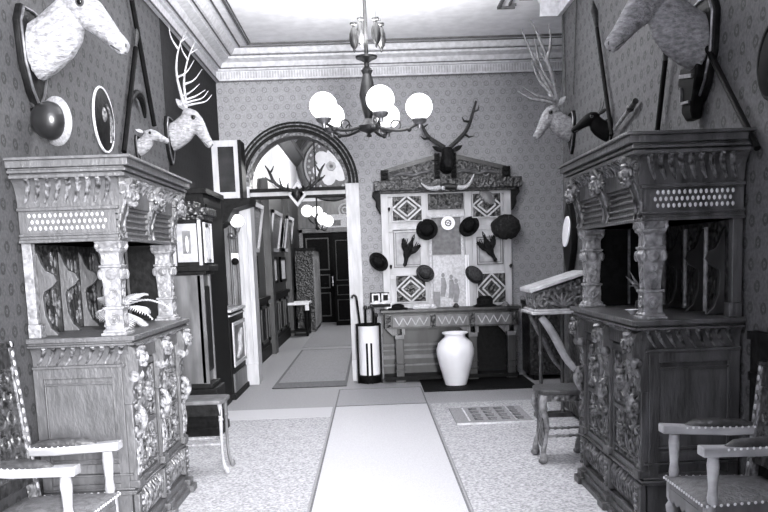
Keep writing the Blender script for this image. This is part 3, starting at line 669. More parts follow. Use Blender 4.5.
# ------------------------------------------------------------------ armchairs
def armchair(label, loc, rz, back_h):
    d = thing('armchair', label, 'chair', (loc[0], loc[1], .010), rz, 'leather armchairs beside the cabinets')
    # local: faces +x; seat front at x=.22, back at x=-.2
    def trap(x0, w0, x1, w1, z0, z1, m):
        m.loft([[(x0, -w0, z), (x1, -w1, z), (x1, w1, z), (x0, w0, z)] for z in (z0, z1)])
    m = MB(); trap(-.2, .18, .22, .235, .37, .43, m); m.build('seat_rail', M['mid'], d, bevel=.006)
    m = MB(); n = 8
    rows = []
    for i in range(n + 1):
        x = -.2 + .43 * i / n; hw = .18 + .06 * i / n; rows.append([(x, -hw + 2 * hw * j / n, .435 + .03 * math.sin(PI * i / n) ** .5 * math.sin(PI * j / n) ** .5) for j in range(n + 1)])
    G = [[m._v(p) for p in r] for r in rows]
    for i in range(n):
        for j in range(n): m.face([G[i][j], G[i + 1][j], G[i + 1][j + 1], G[i][j + 1]])
    trap(-.2, .18, .23, .24, .425, .436, m); m.build('seat', M['leather'], d)
    m = MB()
    for k in range(17): m.ell((.236, -.225 + k * .028, .432), (.005, .007, .007), 6, 4)
    for q in (-1, 1):
        for k in range(14): t = k / 13; m.ell((-.18 + .4 * t, q * (.188 + .056 * t), .432), (.007, .005, .007), 6, 4)
    m.build('seat_nails', M['nail'], d)
    m = MB()                                       # scalloped apron at the front and sides
    sc_ = [(-.2, .39)] + [(-.2 + .4 * k / 24, .345 - .02 * abs(math.sin(k * PI / 4))) for k in range(25)] + [(.2, .39)]
    m.prism(sc_, 'x', .205, .222); m.build('apron', M['mid'], d)
    for q in (-1, 1):
        prof = [(.018, 0), (.03, .02), (.026, .06), (.016, .08), (.024, .1), (.028, .14), (.02, .22), (.016, .25), (.027, .27), (.03, .30), (.018, .32), (.026, .34), (.026, .43)]
        MB().lathe(prof, (.2, q * .215, 0), 14).build('leg', M['chairw'], d)
        m = MB().bar((-.2, q * .165, .0), (-.18, q * .165, .43), .04, .04); m.build('leg', M['mid'], d, bevel=.004)
        m = MB(); m.lathe([(.02, .43), (.024, .46), (.019, .5), (.022, .55), (.026, .60), (.022, .64)], (.19, q * .222, 0), 14); m.build('arm_post', M['chairw'], d)
        m = MB(); pts = [(-.24, q * .18, .66), (-.05, q * .205, .655), (.15, q * .225, .665), (.25, q * .235, .67)]
        m.loft([[(p[0], p[1] - h, p[2] - .024), (p[0], p[1] + h, p[2] - .024), (p[0], p[1] + h, p[2] + .016), (p[0], p[1] - h, p[2] + .016)] for p, h in zip(pts, (.024, .026, .032, .036))])
        arm = m.build('armrest', M['chairw'], d, bevel=.005)
        m = MB(); m.tube([(-.17, q * .19, .672), (-.12, q * .195, .68), (.0, q * .21, .685), (.1, q * .22, .682), (.14, q * .225, .674)], [.012, .024, .028, .026, .012], 10); m.build('arm_pad', M['leatherd'], arm)
        m = MB()
        for s2 in (-1, 1):
            for k in range(12): t = k / 11; m.ell((-.16 + .3 * t, q * (.192 + .033 * t) + s2 * .031, .672), (.006, .004, .006), 6, 4)
        m.build('arm_nails', M['nail'], arm)
    for q in (-1, 1): MB().bar((-.18, q * .17, .13), (.19, q * .21, .13), .025, .03).build('stretcher', M['mid'], d)
    MB().bar((.2, -.2, .16), (.2, .2, .16), .02, .06).build('stretcher', M['midc'], d)
    # raked back
    tl = (back_h - .43) * .17; T = Matrix.Translation((-.19, 0, .43)) @ Matrix.Shear('XY', 4, (0, 0))
    ang = -math.atan(.10); T = Matrix.Translation((-.16, 0, .43)) @ Matrix.Rotation(ang, 4, 'Y'); H = (back_h - .43)
    for q in (-1, 1):
        m = MB(); m.X = T; m.bx(-.022, .022, q * .185 - .024, q * .185 + .024, -.02, H); m.build('back_post', M['midc'], d, bevel=.004)
    m = MB(); m.X = T; m.bx(-.02, .02, -.165, .165, H - .09, H + .01).bx(-.02, .02, -.165, .165, .08, .14).bx(-.026, .026, -.215, .215, H, H + .025); m.build('back_rail', M['deepc'], d, bevel=.004)
    m = MB(); m.X = T; m.bx(-.008, .012, -.162, .162, .14, H - .09); bp = m.build('backrest', M['middc'], d)
    m = MB(); m.X = T
    for z in (.2, .3, .4, .5, .58):
        if z < H - .12:
            for y in (-.09, 0, .09): m.ring((.012, y, z), .032, .009, (1, 0, 0), 12, 6); m.ell((.014, y, z), (.008, .012, .012), 6, 5)
    m.build('back_relief', M['middc'], bp)
    m = MB(); m.X = T
    for q in (-1, 1):
        for k in range(int(H / .045)): m.ell((.024, q * .185, .06 + k * .045), (.006, .011, .015), 8, 5)
    m.build('post_beads', M['chairw'], d)
armchair('carved leather armchair in front of the pale fern cabinet', (-1.485, 3.66, 0), -.08, 1.15)
armchair('carved leather armchair in front of the shade-toned oak cabinet', (1.575, 3.55, 0), PI, .95)

# ------------------------------------------------------------------ stools
st = thing('stool', 'slim legged wooden stool between pale cabinet and tall clock', 'stool', (-1.28, 5.98, .008))
m = MB().prism([(-.2, -.15), (.17, -.15), (.2, -.10), (.2, .12), (.17, .15), (-.2, .15)], 'z', .515, .545); m.build('seat', M['mid'], st, bevel=.008)
m = MB().bx(-.17, .17, -.125, -.105, .43, .515).bx(-.17, .17, .105, .125, .43, .515); m.build('apron', M['deep'], st)
for q in (-1, 1):
    for s2 in (-1, 1):
        m = MB().tube([(q * .16, s2 * .11, .515), (q * .165, s2 * .11, .40), (q * .16, s2 * .11, .2), (q * .17, s2 * .112, .06), (q * .2, s2 * .118, .012)], [.02, .013, .011, .014, .017], 8, smooth=1); m.ell((q * .165, s2 * .11, .40), .018); m.ell((q * .19, s2 * .115, .03), (.022, .02, .03)); m.build('leg', M['chairw'] if (q, s2) == (1, -1) else M['mid'], st)
for s2 in (-1, 1):
    m = MB().tube([(-.16, s2 * .11, .22), (.16, s2 * .11, .22)], .009)
    for k in range(5): m.ell((-.09 + k * .045, s2 * .11, .22), (.016, .014, .014), 8, 6)
    m.build('stretcher', M['chairw'], st)
st = thing('carved_stool', 'dark stool with curved carved legs beside the shade-toned oak cabinet', 'stool', (1.36, 5.95, .008))
m = MB().prism([(-.2, -.1), (-.17, -.17), (.2, -.17), (.2, .17), (-.17, .17), (-.2, .1)], 'z', .50, .535); m.build('seat', M['dk'], st, bevel=.008)
MB().bx(-.17, .18, -.14, -.12, .45, .50).bx(-.17, .18, .12, .14, .45, .50).bx(-.175, -.155, -.13, .13, .45, .5).build('apron', M['dkc'], st)
for q in (-1, 1):
    for s2 in (-1, 1):
        x = q * .16
        m = MB().tube([(x, s2 * .13, .5), (x - .02, s2 * .15, .42), (x + .015, s2 * .145, .30), (x + .01, s2 * .14, .18), (x - .015, s2 * .14, .09), (x - .01, s2 * .145, .03)], [.026, .03, .016, .014, .02, .03], 8, flat=.8, smooth=1)
        m.ell((x - .015, s2 * .145, .025), (.035, .028, .025)); m.ring((x - .01, s2 * .15, .40), .022, .008, (0, 1, 0), 12, 6); m.build('leg', M['dkp'], st)
for s2 in (-1, 1):
    m = MB().tube([(-.16, s2 * .135, .2), (.16, s2 * .135, .2)], .009)
    for k in range(4): m.ell((-.075 + k * .05, s2 * .135, .2), (.018, .014, .014), 8, 6)
    m.build('stretcher', M['dkp'], st)
m = MB()
m.prism([(-.11, .46), (-.06, .30), (-.10, .18), (-.06, .1), (.06, .1), (.10, .18), (.06, .30), (.11, .46)], 'x', -.165, -.15); m.build('carved_end_plate', M['dkc'], st)

# ------------------------------------------------------------------ longcase clock
ck = thing('longcase_clock', 'tall dark longcase clock behind the pale cabinet', 'clock', (LW + .08, 7.25, 0)); ck.scale = (1.08, .66, 1.02)
MB().bx(0, .30, 0, .62, 0, .42).bx(0, .32, -.02, .64, 0, .08).bx(0, .27, .02, .6, .42, .46).build('base', M['deep'], ck, bevel=.008)
MB().bx(0, .22, .06, .56, .46, 1.40).build('trunk', M['mid'], ck, bevel=.006)
m = MB().bx(.215, .235, .14, .48, .56, 1.3); dr = m.build('trunk_door', M['deep'], ck, bevel=.006)
MB().bx(.19, .24, .06, .1, .46, 1.4).bx(.19, .24, .52, .56, .46, 1.4).build('corner_columns', M['mid'], ck)
m = MB().bx(0, .27, .01, .61, 1.40, 1.43).bx(0, .3, -.02, .64, 1.43, 1.48); m.build('hood_base', M['deep'], ck, bevel=.006)
hd = MB().bx(0, .26, .02, .6, 1.48, 1.86).build('hood', M['deep'], ck)
MB().bx(.02, .045, -.005, .02, 1.48, 1.86).bx(.225, .25, -.005, .02, 1.48, 1.86).build('hood_column', M['pale'], ck)
MB().bx(.055, .215, 0.005, .021, 1.51, 1.83).build('side_panel', M['paler'], hd)
m = MB().bx(.10, .165, -.001, .012, 1.58, 1.77); m.build('side_window', M['printd'], hd)
MB().ell((.135, -.003, 1.66), (.012, .008, .07)).build('carved_figure', M['ceramic'], hd)
MB().bx(.255, .275, .06, .1, 1.5, 1.84).bx(.255, .275, .52, .56, 1.5, 1.84).bx(.255, .27, .1, .52, 1.5, 1.53).bx(.255, .27, .1, .52, 1.8, 1.84).build('hood_door', M['pale'], hd)
MB().lathe([(.19, 0), (.19, .012)], (.258, .31, 1.67), 28, (1, 0, 0), .75, 1).build('dial', M['print'], hd)
m = MB().bx(0, .28, 0, .62, 1.86, 1.90).bx(0, .31, -.03, .65, 1.90, 1.96).bx(0, .2, .1, .52, 1.96, 2.02); m.build('hood_top', M['deepc'], ck, bevel=.006)

tc = thing('tall_cupboard', 'tall nearly black cupboard between the clock and the arch', 'cupboard', (LW + .005, 8.2, 0))
MB().bx(0, .2, 0, .95, 0, 2.2).build('body', M['deep'], tc, bevel=.006); MB().bx(0, .23, -.02, .97, 2.2, 2.25).build('cornice', M['deep'], tc)
MB().bx(.2, .215, .06, .89, .1, 2.1).build('door', M['black'], tc)
# low carved cupboard in the left corner
cb = thing('low_cupboard', 'low dark cupboard with a pale-framed carved door beside the arch', 'cupboard', (LW + .005, 9.25, 0))
D = .20; L = 1.0
MB().bx(0, D, 0, L, 0, .98).build('body', M['deep'], cb, bevel=.005)
MB().bx(0, D + .03, -.03, L + .03, .98, 1.01).bx(0, D + .015, -.015, L + .015, .93, .95).build('top', M['pale'], cb, bevel=.004)
m = MB().bx(D, D + .015, .06, L - .06, .36, .86); dr = m.build('door', M['mid'], cb)
m = MB()
for a in ((.06, L - .06, .36, .40), (.06, L - .06, .82, .86), (.06, .12, .4, .82), (L - .12, L - .06, .4, .82)): m.bx(D, D + .03, *a)
m.build('door_frame', M['pale'], dr)
m = MB().tube([(D + .02, .3, .45), (D + .03, .45, .55), (D + .03, .4, .65), (D + .03, .6, .75)], [.02, .035, .035, .02], smooth=1); m.ell((D + .02, .55, .5), (.02, .07, .05)); m.build('carved_figure', M['paler'], dr)
MB().bx(D, D + .02, .06, L - .06, .07, .28).build('drawer', M['mid'], cb); MB().bx(0, D + .03, -.02, L + .02, 0, .06).build('plinth', M['deep'], cb)
# case with a pale frame above, on a dark bracket
a = at(210, 199, 'y', 9.9); b = at(239, 140, 'y', 9.9); W, H = b.x - a.x, b.z - a.z
ds = thing('display_case', 'dark glazed case in a pale frame high beside the arch', 'display case', (a.x, 9.9, a.z))
MB().bx(0, W, .02, .3, 0, H).build('box', M['deepc'], ds)
MB().frame(0, W, 0, H, .02, .07, .03).bx(0, .12, -.008, .02, 0, H).build('frame', M['pale'], ds)
MB().bx(.12, W - .07, 0.005, .022, .07, H - .07).build('glass', M['glassd'], ds)
MB().bx(W - .02, W + .015, -.02, .3, 0, H).build('side', M['deep'], ds)
m = MB().prism([(0, 0), (W + .1, 0), (W + .08, -.07), (W * .7, -.12), (W * .5, -.25), (W * .2, -.32), (0, -.34)], 'y', 0, .5); m.build('bracket', M['deep'], ds)
# sconce and bell push on the pilaster
c = at(237, 221, 'y', BY - .25)
lp = thing('wall_lamp', 'white globe gas lamp on a bracket above the low cupboard', 'lamp', (c.x, BY - .25, c.z))
MB().ell((0, 0, 0), (.085, .085, .08), 18, 12).build('globe', M['globe'], lp)
MB().lathe([(.02, -.13), (.03, -.1), (.045, -.075)]).tube([(0, 0, -.12), (-.01, .02, -.16), (-.05, .08, -.2), (-.11, .15, -.19), (-.12, .19, -.17)], .014, smooth=2).build('arm', M['steel'], lp)
MB().ell((-.12, .19, -.17), (.04, .015, .04)).build('rose', M['brass'], lp)
c = at(235, 259, 'y', BY - .06)
lp = thing('bell_push', 'white wall plate with a round black bell push', 'bell push', (c.x, BY - .05, c.z))
MB().bx(-.045, .045, -.01, .0, -.02, .07).build('plate', M['ceramic'], lp); MB().lathe([(.045, 0), (.045, .02), (.02, .03)], (0, -.005, -.03), 16, (0, -1, 0)).build('button', M['black'], lp)

# ------------------------------------------------------------------ hall stand against the back wall
def hallstand():
    Y = BY - .05
    def wx(px, py=250): return at(px, py, 'y', Y).x
    def wz(px, py): return at(px, py, 'y', Y).z
    x0, x1 = .145, 1.75; XC = (x0 + x1) / 2
    hs = thing('hall_stand', 'large carved hall stand with pediment and diamond panels on back wall', 'hall stand', (XC, Y + .03, 0))
    def P(b, name, m, par=None, **k): return b.build(name, m, par or hs, world=True, **k)
    ZT = .895
    # table ----------------
    P(MB().bx(x0 - .05, x1 + .05, Y - .36, Y + .03, ZT - .035, ZT).bx(x0 - .03, x1 + .03, Y - .34, Y + .03, ZT - .05, ZT - .035), 'tabletop', M['midd'], bevel=.005)
    P(MB().bx(x0, x1, Y - .31, Y + .02, ZT - .235, ZT - .05), 'table_frame', M['midd'])
    ds = [(x0 + .09, x0 + .55), (x0 + .62, x0 + 1.02), (x0 + 1.10, x1 - .06)]
    for a, b in ds:
        dr = P(MB().bx(a, b, Y - .325, Y - .30, ZT - .215, ZT - .075), 'drawer', M['mid'], bevel=.004)
        m = MB(); n = 8
        for k in range(n):
            t0, t1 = a + .03 + (b - a - .06) * k / n, a + .03 + (b - a - .06) * (k + 1) / n; u, v = (ZT - .19, ZT - .10)[::1 if k % 2 else -1]
            m.bar((t0, Y - .328, u), (t1, Y - .328, v), .012, .018, (0, 1, 0))
        P(m, 'zigzag_carving', M['paler'], dr)
    m = MB()
    for x in (x0 + .04, x0 + .585, x0 + 1.06, x1 - .03): m.bx(x - .03, x + .03, Y - .34, Y - .3, ZT - .225, ZT - .06).ring((x, Y - .34, ZT - .14), .022, .008, (0, 1, 0), 12, 6)
    P(m, 'drawer_divider', M['middc'])
    # legs
    for x in (x0 + .17, x0 + 1.07, x1 - .06):
        m = MB().bx(x - .06, x + .06, Y - .31, Y - .19, .0, .04).bx(x - .05, x + .05, Y - .30, Y - .20, .04, ZT - .36).bx(x - .06, x + .06, Y - .31, Y - .19, .14, .16).bx(x - .06, x + .06, Y - .31, Y - .19, .22, .24)
        lg = P(m, 'leg', M['midd'], bevel=.005)
        m = MB().bx(x - .055, x + .055, Y - .31, Y - .195, ZT - .36, ZT - .31).bx(x - .07, x - .03, Y - .30, Y - .2, ZT - .31, ZT - .235).bx(x + .03, x + .07, Y - .30, Y - .2, ZT - .31, ZT - .235).prism([(x - .07, ZT - .235), (x - .16, ZT - .235), (x - .07, ZT - .33)], 'y', Y - .28, Y - .22)
        P(m, 'leg_capital', M['mid'], lg)
    # back boards beneath
    P(MB().bx(x0 - .03, x1 + .03, Y, Y + .03, 0, ZT - .05), 'lower_back', M['midd'])
    m = MB()
    for z, h in ((.02, .05), (.17, .02), (.26, .05), (.36, .02), (.42, .03)): m.bx(x0 - .03, x0 + .98, Y - .03, Y, z, z + h)
    P(m, 'board_moulding', M['mid'])
    P(MB().bx(x0 + .98, x1 + .03, Y - .04, Y, 0, ZT - .05), 'lower_shade_panel', M['deep'])  # shade under the table's right half, built as a black panel
    P(MB().bx(x0 - .02, x1 + .02, Y - .33, Y, .03, .075), 'bottom_shelf', M['deep'])
    P(MB().prism([(x0 + 1.17, .48), (x0 + 1.29, .59), (x0 + 1.17, .70)], 'y', Y - .03, Y - .02), 'pale_lozenge', M['paler'])
    # upper frame --------------
    ZB = ZT; ZU = wz(440, 190)
    P(MB().bx(x0 + .0, x1 - .0, Y, Y + .03, ZB, ZU), 'upper_back', M['pale'])
    m = MB()
    cols = (x0 + .0, x0 + .09), (x0 + .47, x0 + .56), (x0 + 1.03, x0 + 1.12), (x1 - .09, x1)
    for a, b in cols: m.bx(a, b, Y - .03, Y, ZB, ZU)
    for z in (ZB + .0, 1.26, 1.83, ZU - .07): m.bx(x0, x0 + .56, Y - .028, Y, z, z + .06).bx(x0 + 1.03, x1, Y - .028, Y, z, z + .06)
    P(m, 'upper_frame', M['pale'], bevel=.004)
    for pxa, pya, pxb, pyb in ((392, 222, 422, 195), (396, 303, 426, 274), (472, 218, 501, 192), (477, 304, 506, 272)):
        a = at(pxa, pya, 'y', Y - .02); b = at(pxb, pyb, 'y', Y - .02)
        pn = P(MB().bx(a.x, b.x, Y - .035, Y, a.z, b.z), 'diamond_panel', M['deepc'])
        cx, cz = (a.x + b.x) / 2, (a.z + b.z) / 2; hw, hh = (b.x - a.x) / 2, (b.z - a.z) / 2; m = MB()
        for f_, t in ((.95, .02), (.6, .014)):
            q = [(cx - hw * f_, cz), (cx, cz + hh * f_), (cx + hw * f_, cz), (cx, cz - hh * f_)]
            for i in range(4): u, v = q[i], q[(i + 1) % 4]; m.bar((u[0], Y - .04, u[1]), (v[0], Y - .04, v[1]), .02, t, (0, 1, 0))
        m.frame(a.x, b.x, a.z, b.z, Y - .03, .012, .02)
        P(m, 'lozenge_moulding', M['pale'], pn)
    for pxa, pya, pxb, pyb in ((394, 268, 423, 229), (477, 265, 503, 236)):
        a = at(pxa, pya, 'y', Y - .02); b = at(pxb, pyb, 'y', Y - .02)
        pn = P(MB().bx(a.x, b.x, Y - .012, Y, a.z, b.z), 'plain_panel', M['paler'])
        P(MB().frame(a.x, b.x, a.z, b.z, Y - .01, .012, .018).frame(a.x + .03, b.x - .03, a.z + .03, b.z - .03, Y - .01, .008, .01), 'panel_moulding', M['mid'], pn)
    a = at(428, 210, 'y', Y); b = at(463, 193, 'y', Y); P(MB().bx(a.x, b.x, Y - .04, Y, a.z, b.z), 'scroll_panel', M['middc'])
    # framed mirror above a pale print
    a = at(432, 255, 'y', Y); b = at(460, 217, 'y', Y); P(MB().bx(a.x, b.x, Y - .02, Y, a.z, b.z), 'mirror', M['printd'])
    m = MB().bx(a.x - .035, a.x, Y - .04, Y, 1.0, b.z).bx(b.x, b.x + .035, Y - .04, Y, 1.0, b.z).bx(a.x - .05, b.x + .05, Y - .05, Y, b.z, b.z + .035); P(m, 'mirror_frame', M['print'], bevel=.004)
    # top beam and pediment
    zb, zt = wz(440, 190), wz(440, 180); xl, xr = .07, 1.87
    P(MB().bx(xl, xr, Y - .16, Y + .03, zb, zt).bx(xl + .06, xr - .06, Y - .12, Y + .03, zb - .03, zb), 'top_beam', M['middc'], bevel=.006)
    ap = wz(440, 157); m = MB().prism([(x0 + .09, zt), (x1 - .09, zt), (x1 - .09, zt + .10), (XC + .1, ap), (XC - .1, ap), (x0 + .09, zt + .10)], 'y', Y - .06, Y + .02); P(m, 'pediment', M['middc'])
    m = MB()
    for q in (-1, 1):
        m.bar((XC + q * .1, Y - .075, ap), (XC + q * .74, Y - .075, zt + .115), .05, .02, (0, 1, 0))
    P(m, 'pediment_moulding', M['midd'])
    m = MB()
    for q in (-1, 1): m.tube([(XC + q * .65, Y - .065, zt + .06), (XC + q * .5, Y - .075, zt + .09), (XC + q * .4, Y - .07, zt + .05), (XC + q * .28, Y - .075, zt + .1), (XC + q * .16, Y - .065, zt + .09)], [.01, .024, .015, .024, .01], 8, smooth=2).ring((XC + q * .5, Y - .065, zt + .06), .035, .01, (0, 1, 0), 14, 6)
    P(m, 'pediment_carving', M['mid'])
    for x, h, w_ in ((x0 + .06, .13, .045), (x1 - .06, .13, .045), (XC - .1, .31, .032), (XC + .1, .31, .032)):
        m = MB().bx(x - w_, x + w_, Y - .12, Y, zt, zt + h)
        for k in range(int(h / .05)): m.ell((x, Y - .122, zt + .03 + k * .05), (w_ * .8, .015, .02), 8, 6)
        P(m, 'pediment_post', M['deep'], bevel=.004)
    for q, xx in ((-1, x0), (1, x1)):
        prf = [(xx, zb), (xx + q * .09, zb), (xx + q * .10, zb - .06), (xx + q * .05, zb - .12), (xx + q * .06, zb - .18), (xx + q * .02, zb - .26), (xx, zb - .28)]
        P(MB().prism(prf, 'y', Y - .10, Y), 'side_bracket', M['deep'], bevel=.008)
    # coat hooks
    for px, py in ((405, 184), (446, 205), (389, 212), (391, 269), (510, 268), (402, 300)):
        c = at(px, py, 'y', Y - .04); P(MB().tube([(c.x, Y - .02, c.z + .03), (c.x, Y - .1, c.z + .01), (c.x, Y - .13, c.z + .03)], [.012, .012, .014], 8, smooth=1).ell((c.x, Y - .13, c.z + .035), .016), 'coat_hook', M['brassd'])
    # things on it -------------
    def hat(lab, px, py, w_, h_, m, crown=.6, tilt=(0, 0), name='hat', depth=.12, brim=True, off=.05):
        c = at(px, py, 'y', Y - off)
        ax = Vector((tilt[0], -1, tilt[1])).normalized()
        h = thing(name, lab, 'hat', c, 0, 'hats on the hall stand'); r = 1
        if brim:
            MB().lathe([(.2 * r, .0), (crown * r * .9, .004), (.95 * r, -.0), (1.0 * r, .02), (.98 * r, .035), (crown * r, .018), (.2, .012)], (0, 0, 0), 28, ax, w_, h_).build('brim', m, h)
        prf = [(crown * r * (1 if brim else 1.5), .0), (crown * r * (1.02 if brim else 1.5), depth * .5), (crown * .92 * (1 if brim else 1.4), depth * .8), (crown * .6, depth), (.001, depth * 1.04)]
        MB().lathe(prf, (0, 0, 0), 28, ax, w_, h_).build('crown', m, h)
        if brim: MB().lathe([(crown * 1.03, .012), (crown * 1.05, .035), (crown * 1.03, .04)], (0, 0, 0), 28, ax, w_, h_).build('hat_band', M['black'], h)
    hat('black hat between the white paper disc and the diamond panel above the bird', 427, 230, .135, .135, M['felt'], .62, (-.1, .3))
    hat('wide black hat hanging between the white paper disc and the fur hat', 469, 227, .145, .11, M['felt'], .6, (.0, .35))
    hat('black hat hung on the wallpaper above the umbrella stand', 379, 262, .10, .135, M['felt'], .6, (-.15, .15), off=.02)
    hat('grey bowler hat hanging between the diamond panel and the pale print', 425, 274, .105, .12, M['feltg'], .68, (.1, .45))
    hat('grey cap hanging beside the ivory frame edge of the pale print', 474, 275, .095, .13, M['feltg'], .8, (.1, .2), depth=.1)
    # big fur hat: fluffy
    c = at(506, 227, 'y', Y - .12); h = MB(); h.ell(c, (.18, .11, .15), 28, 18)
    for v in h.bm.verts: v.co += (v.co - c).normalized() * .02 * noise.noise(v.co * 28)
    tag(h.build('fur_hat', M['fur'], loc=c), 'large black fur hat hanging on the outer edge of the hall stand', 'hat', 'hats on the hall stand')
    # hanging game birds
    for lab, px, py in (('dark hanging game bird in the panel above the clothes brush', 409, 249), ('dark hanging game bird in the panel below the fur hat', 488, 246)):
        c = at(px, py, 'y', Y - .06); b = thing('hanging_bird', lab, 'bird', c, 0, 'game birds on the hall stand'); b.rotation_euler = (0, .4 if px < 440 else -.35, 0)
        m = MB(); m.ell((0, 0, -.02), (.055, .05, .11)); m.tube([(0, -.01, -.08), (.015, -.02, -.14), (.02, -.02, -.18)], [.035, .025, .022], smooth=1); m.ell((.022, -.025, -.19), .026); m.tube([(.022, -.03, -.2), (.03, -.04, -.235)], [.012, .003]); m.tube([(0, 0, .06), (0, .01, .15)], [.03, .012]); o = m.build('body', M['hair_d'], b); fuse(o, .008, 3)
        for q in (-1, 1):
            m = MB(); m.tube([(q * .02, -.02, -.05), (q * .075, -.03, .02), (q * .11, -.02, .10)], [.025, .04, .008], 8, flat=.4, smooth=1)
            for k in range(4): m.tube([(q * (.05 + k * .012), -.02, .0), (q * (.06 + k * .022), -.02, .12 - k * .01)], [.012, .003], 6, flat=.4)
            m.build('wing', M['hair_d'], b)
        for q in (-1, 1): MB().tube([(q * .01, 0, .07), (q * .015, 0, .14), (0, .01, .19)], .006, 6).build('leg', M['horn'], b)
    # disc, print
    c = at(448, 223, 'y', Y - .05); d = thing('paper_disc', 'white paper disc with a dark mark between two hats', 'disc', c)
    MB().lathe([(.085, 0), (.085, .01)], (0, 0, 0), 28, (0, -1, 0)).build('disc', M['ceramic'], d)
    MB().ring((0, -.012, 0), .035, .006, (0, 1, 0), 18, 6).bar((-.03, -.014, .012), (.03, -.014, -.01), .006, .012, (0, 1, 0)).bar((-.02, -.014, -.02), (.025, -.014, .025), .006, .01, (0, 1, 0)).build('mark', M['ink'], d)
    a = at(434, 305, 'y', Y - .05); b = at(465, 255, 'y', Y - .05); W, H = b.x - a.x, b.z - a.z
    d = thing('pale_print', 'tall pale print of figures leaning under the mirror', 'print', (a.x, Y - .05, ZT + .002)); H = b.z - ZT
    MB().bx(0, W, -.01, .02, 0, H).build('sheet', M['print'], d); MB().bx(W, W + .02, -.015, .02, 0, H).bx(W + .03, W + .045, -.012, .02, 0, H).build('frame', M['ceramic'], d)
    m = MB()
    for q, (u, v) in enumerate(((.3, .62), (.55, .58), (.7, .5))):
        m.ell((W * u, -.01, H * v), (.022, .004, .03), 10, 6).tube([(W * u, -.01, H * (v - .05)), (W * u + .01, -.01, H * (v - .2)), (W * u - .01, -.01, H * (v - .42))], [.025, .035, .03], 8, flat=.15)
    m.bx(.0, W * .2, -.012, -.01, 0, H * .3); m.build('drawn_figures', M['drawn'], d)
    # small things on the table top
    c = at(413, 306, 'y', Y - .2); m = MB().bx(-.1, .1, -.03, .03, 0, .02).tube([(-.1, 0, .025), (.02, 0, .03), (.13, 0, .03)], [.02, .028, .02], 8, smooth=1); m.X = Matrix()
    o = m.build('clothes_brush', M['print']); o.location = (c.x + .1, Y - .2, ZT); tag(o, 'pale clothes brush lying on the hall stand table', 'brush')
    hx = at(402, 305, 'y', Y - .2); o = MB().lathe([(.12, 0), (.13, .008), (.11, .016), (.08, .018), (.075, .05), (.04, .065), (.001, .068)], n=24).build('flat_cap', M['felt']); o.location = (hx.x - .05, Y - .2, ZT); tag(o, 'dark flat hat lying on the hall stand table by the clothes brush', 'hat')
    hx = at(485, 303, 'y', Y - .2); o = MB().lathe([(.14, 0), (.15, .01), (.12, .02), (.10, .03), (.1, .09), (.07, .125), (.001, .13)], n=24).build('bowler_hat', M['felt']); o.location = (hx.x, Y - .19, ZT); tag(o, 'dark bowler hat lying on the hall stand table under the grey cap', 'hat')
    for k, (px, ww) in enumerate(((433, .05), (456, .04), (505, .05))):
        hx = at(px, 305, 'y', Y - .24); o = MB().lathe([(ww, 0), (ww * 1.05, .02), (ww * .7, .03), (ww * .5, .05), (.002, .055)], n=16).build('small_bowl', (M['print'], M['horn'], M['horng'])[k]); o.location = (hx.x, Y - .26, ZT); tag(o, ('little pale dish on table in front of the pale print', 'little dark dish on the table before the print and bowler hat', 'little grey dish at the end of the table beyond the bowler hat')[k], 'dish', 'small dishes on the hall stand')
    # stag head above and the horns on the beam
    c = at(447, 163, 'y', Y - .12)
    sh = thing('mounted_stag_head', 'dark stag head with antlers crowning the hall stand', 'deer head', (c.x, Y - .06, c.z))
    m = MB(); m.tube([(0, .02, -.05), (0, -.1, 0), (0, -.2, .08)], [.09, .085, .075], 12, smooth=1); m.tube([(0, -.16, .12), (0, -.24, .06), (0, -.31, -.04), (0, -.35, -.1)], [.075, .08, .058, .042], 12, smooth=1); o = m.build('head', M['hair_d'], sh); fuse(o, .01, 4)
    for q in (-1, 1):
        MB().tube([(q * .06, -.17, .13), (q * .13, -.16, .16), (q * .18, -.15, .19)], [.02, .032, .004], 8, flat=.4, smooth=1).build('ear', M['hair_d'], sh)
        MB().ell((q * .066, -.25, .08), .014, 8, 6).build('eye', M['eye'], sh)
    def A(px, py, dy): p = at(px, py, 'y', Y - dy); return p - Vector((c.x, Y - .06, c.z))
    m = MB().tube([(.03, -.16, .17), A(457, 141, .22), A(466, 132, .22), A(471, 120, .2), A(476, 101, .2)], [.026, .026, .024, .02, .012], smooth=2)
    m.tube([A(464, 134, .22), A(469, 137, .3), A(474, 136, .34)], [.018, .012, .004], 6); m.tube([A(470, 122, .2), A(464, 121, .25), A(462, 117, .28)], [.016, .012, .004], 6); m.tube([A(473, 112, .2), A(478, 110, .2), A(479, 105, .2)], [.014, .01, .003], 6); m.build('antler', M['horn'], sh)
    m = MB().tube([(-.03, -.16, .17), A(437, 143, .22), A(428, 137, .22), A(424, 130, .2), A(417, 115, .2)], [.026, .026, .024, .02, .01], smooth=2)
    m.tube([A(430, 138, .22), A(424, 139, .3), A(420, 136, .33)], [.018, .012, .004], 6); m.tube([A(423, 128, .2), A(428, 124, .25)], [.016, .005], 6); m.build('antler', M['horn'], sh)
    c = at(447, 187, 'y', Y - .2)
    hn = thing('bull_horns', 'pale tipped bull horns hung across the hall stand beam', 'horns', (c.x, Y - .16, c.z))
    def A2(px, py, dy): p = at(px, py, 'y', Y - dy); return p - Vector((c.x, Y - .16, c.z))
    MB().tube([A2(440, 187, .2), A2(447, 186, .21), A2(458, 187, .2)], [.03, .035, .03], 10).build('boss', M['horn'], hn)
    MB().tube([A2(441, 187, .2), A2(434, 189, .22), A2(427, 188, .24), A2(421, 183, .25)], [.03, .03, .022, .006], 10, smooth=2).build('horn', M['hornw'], hn)
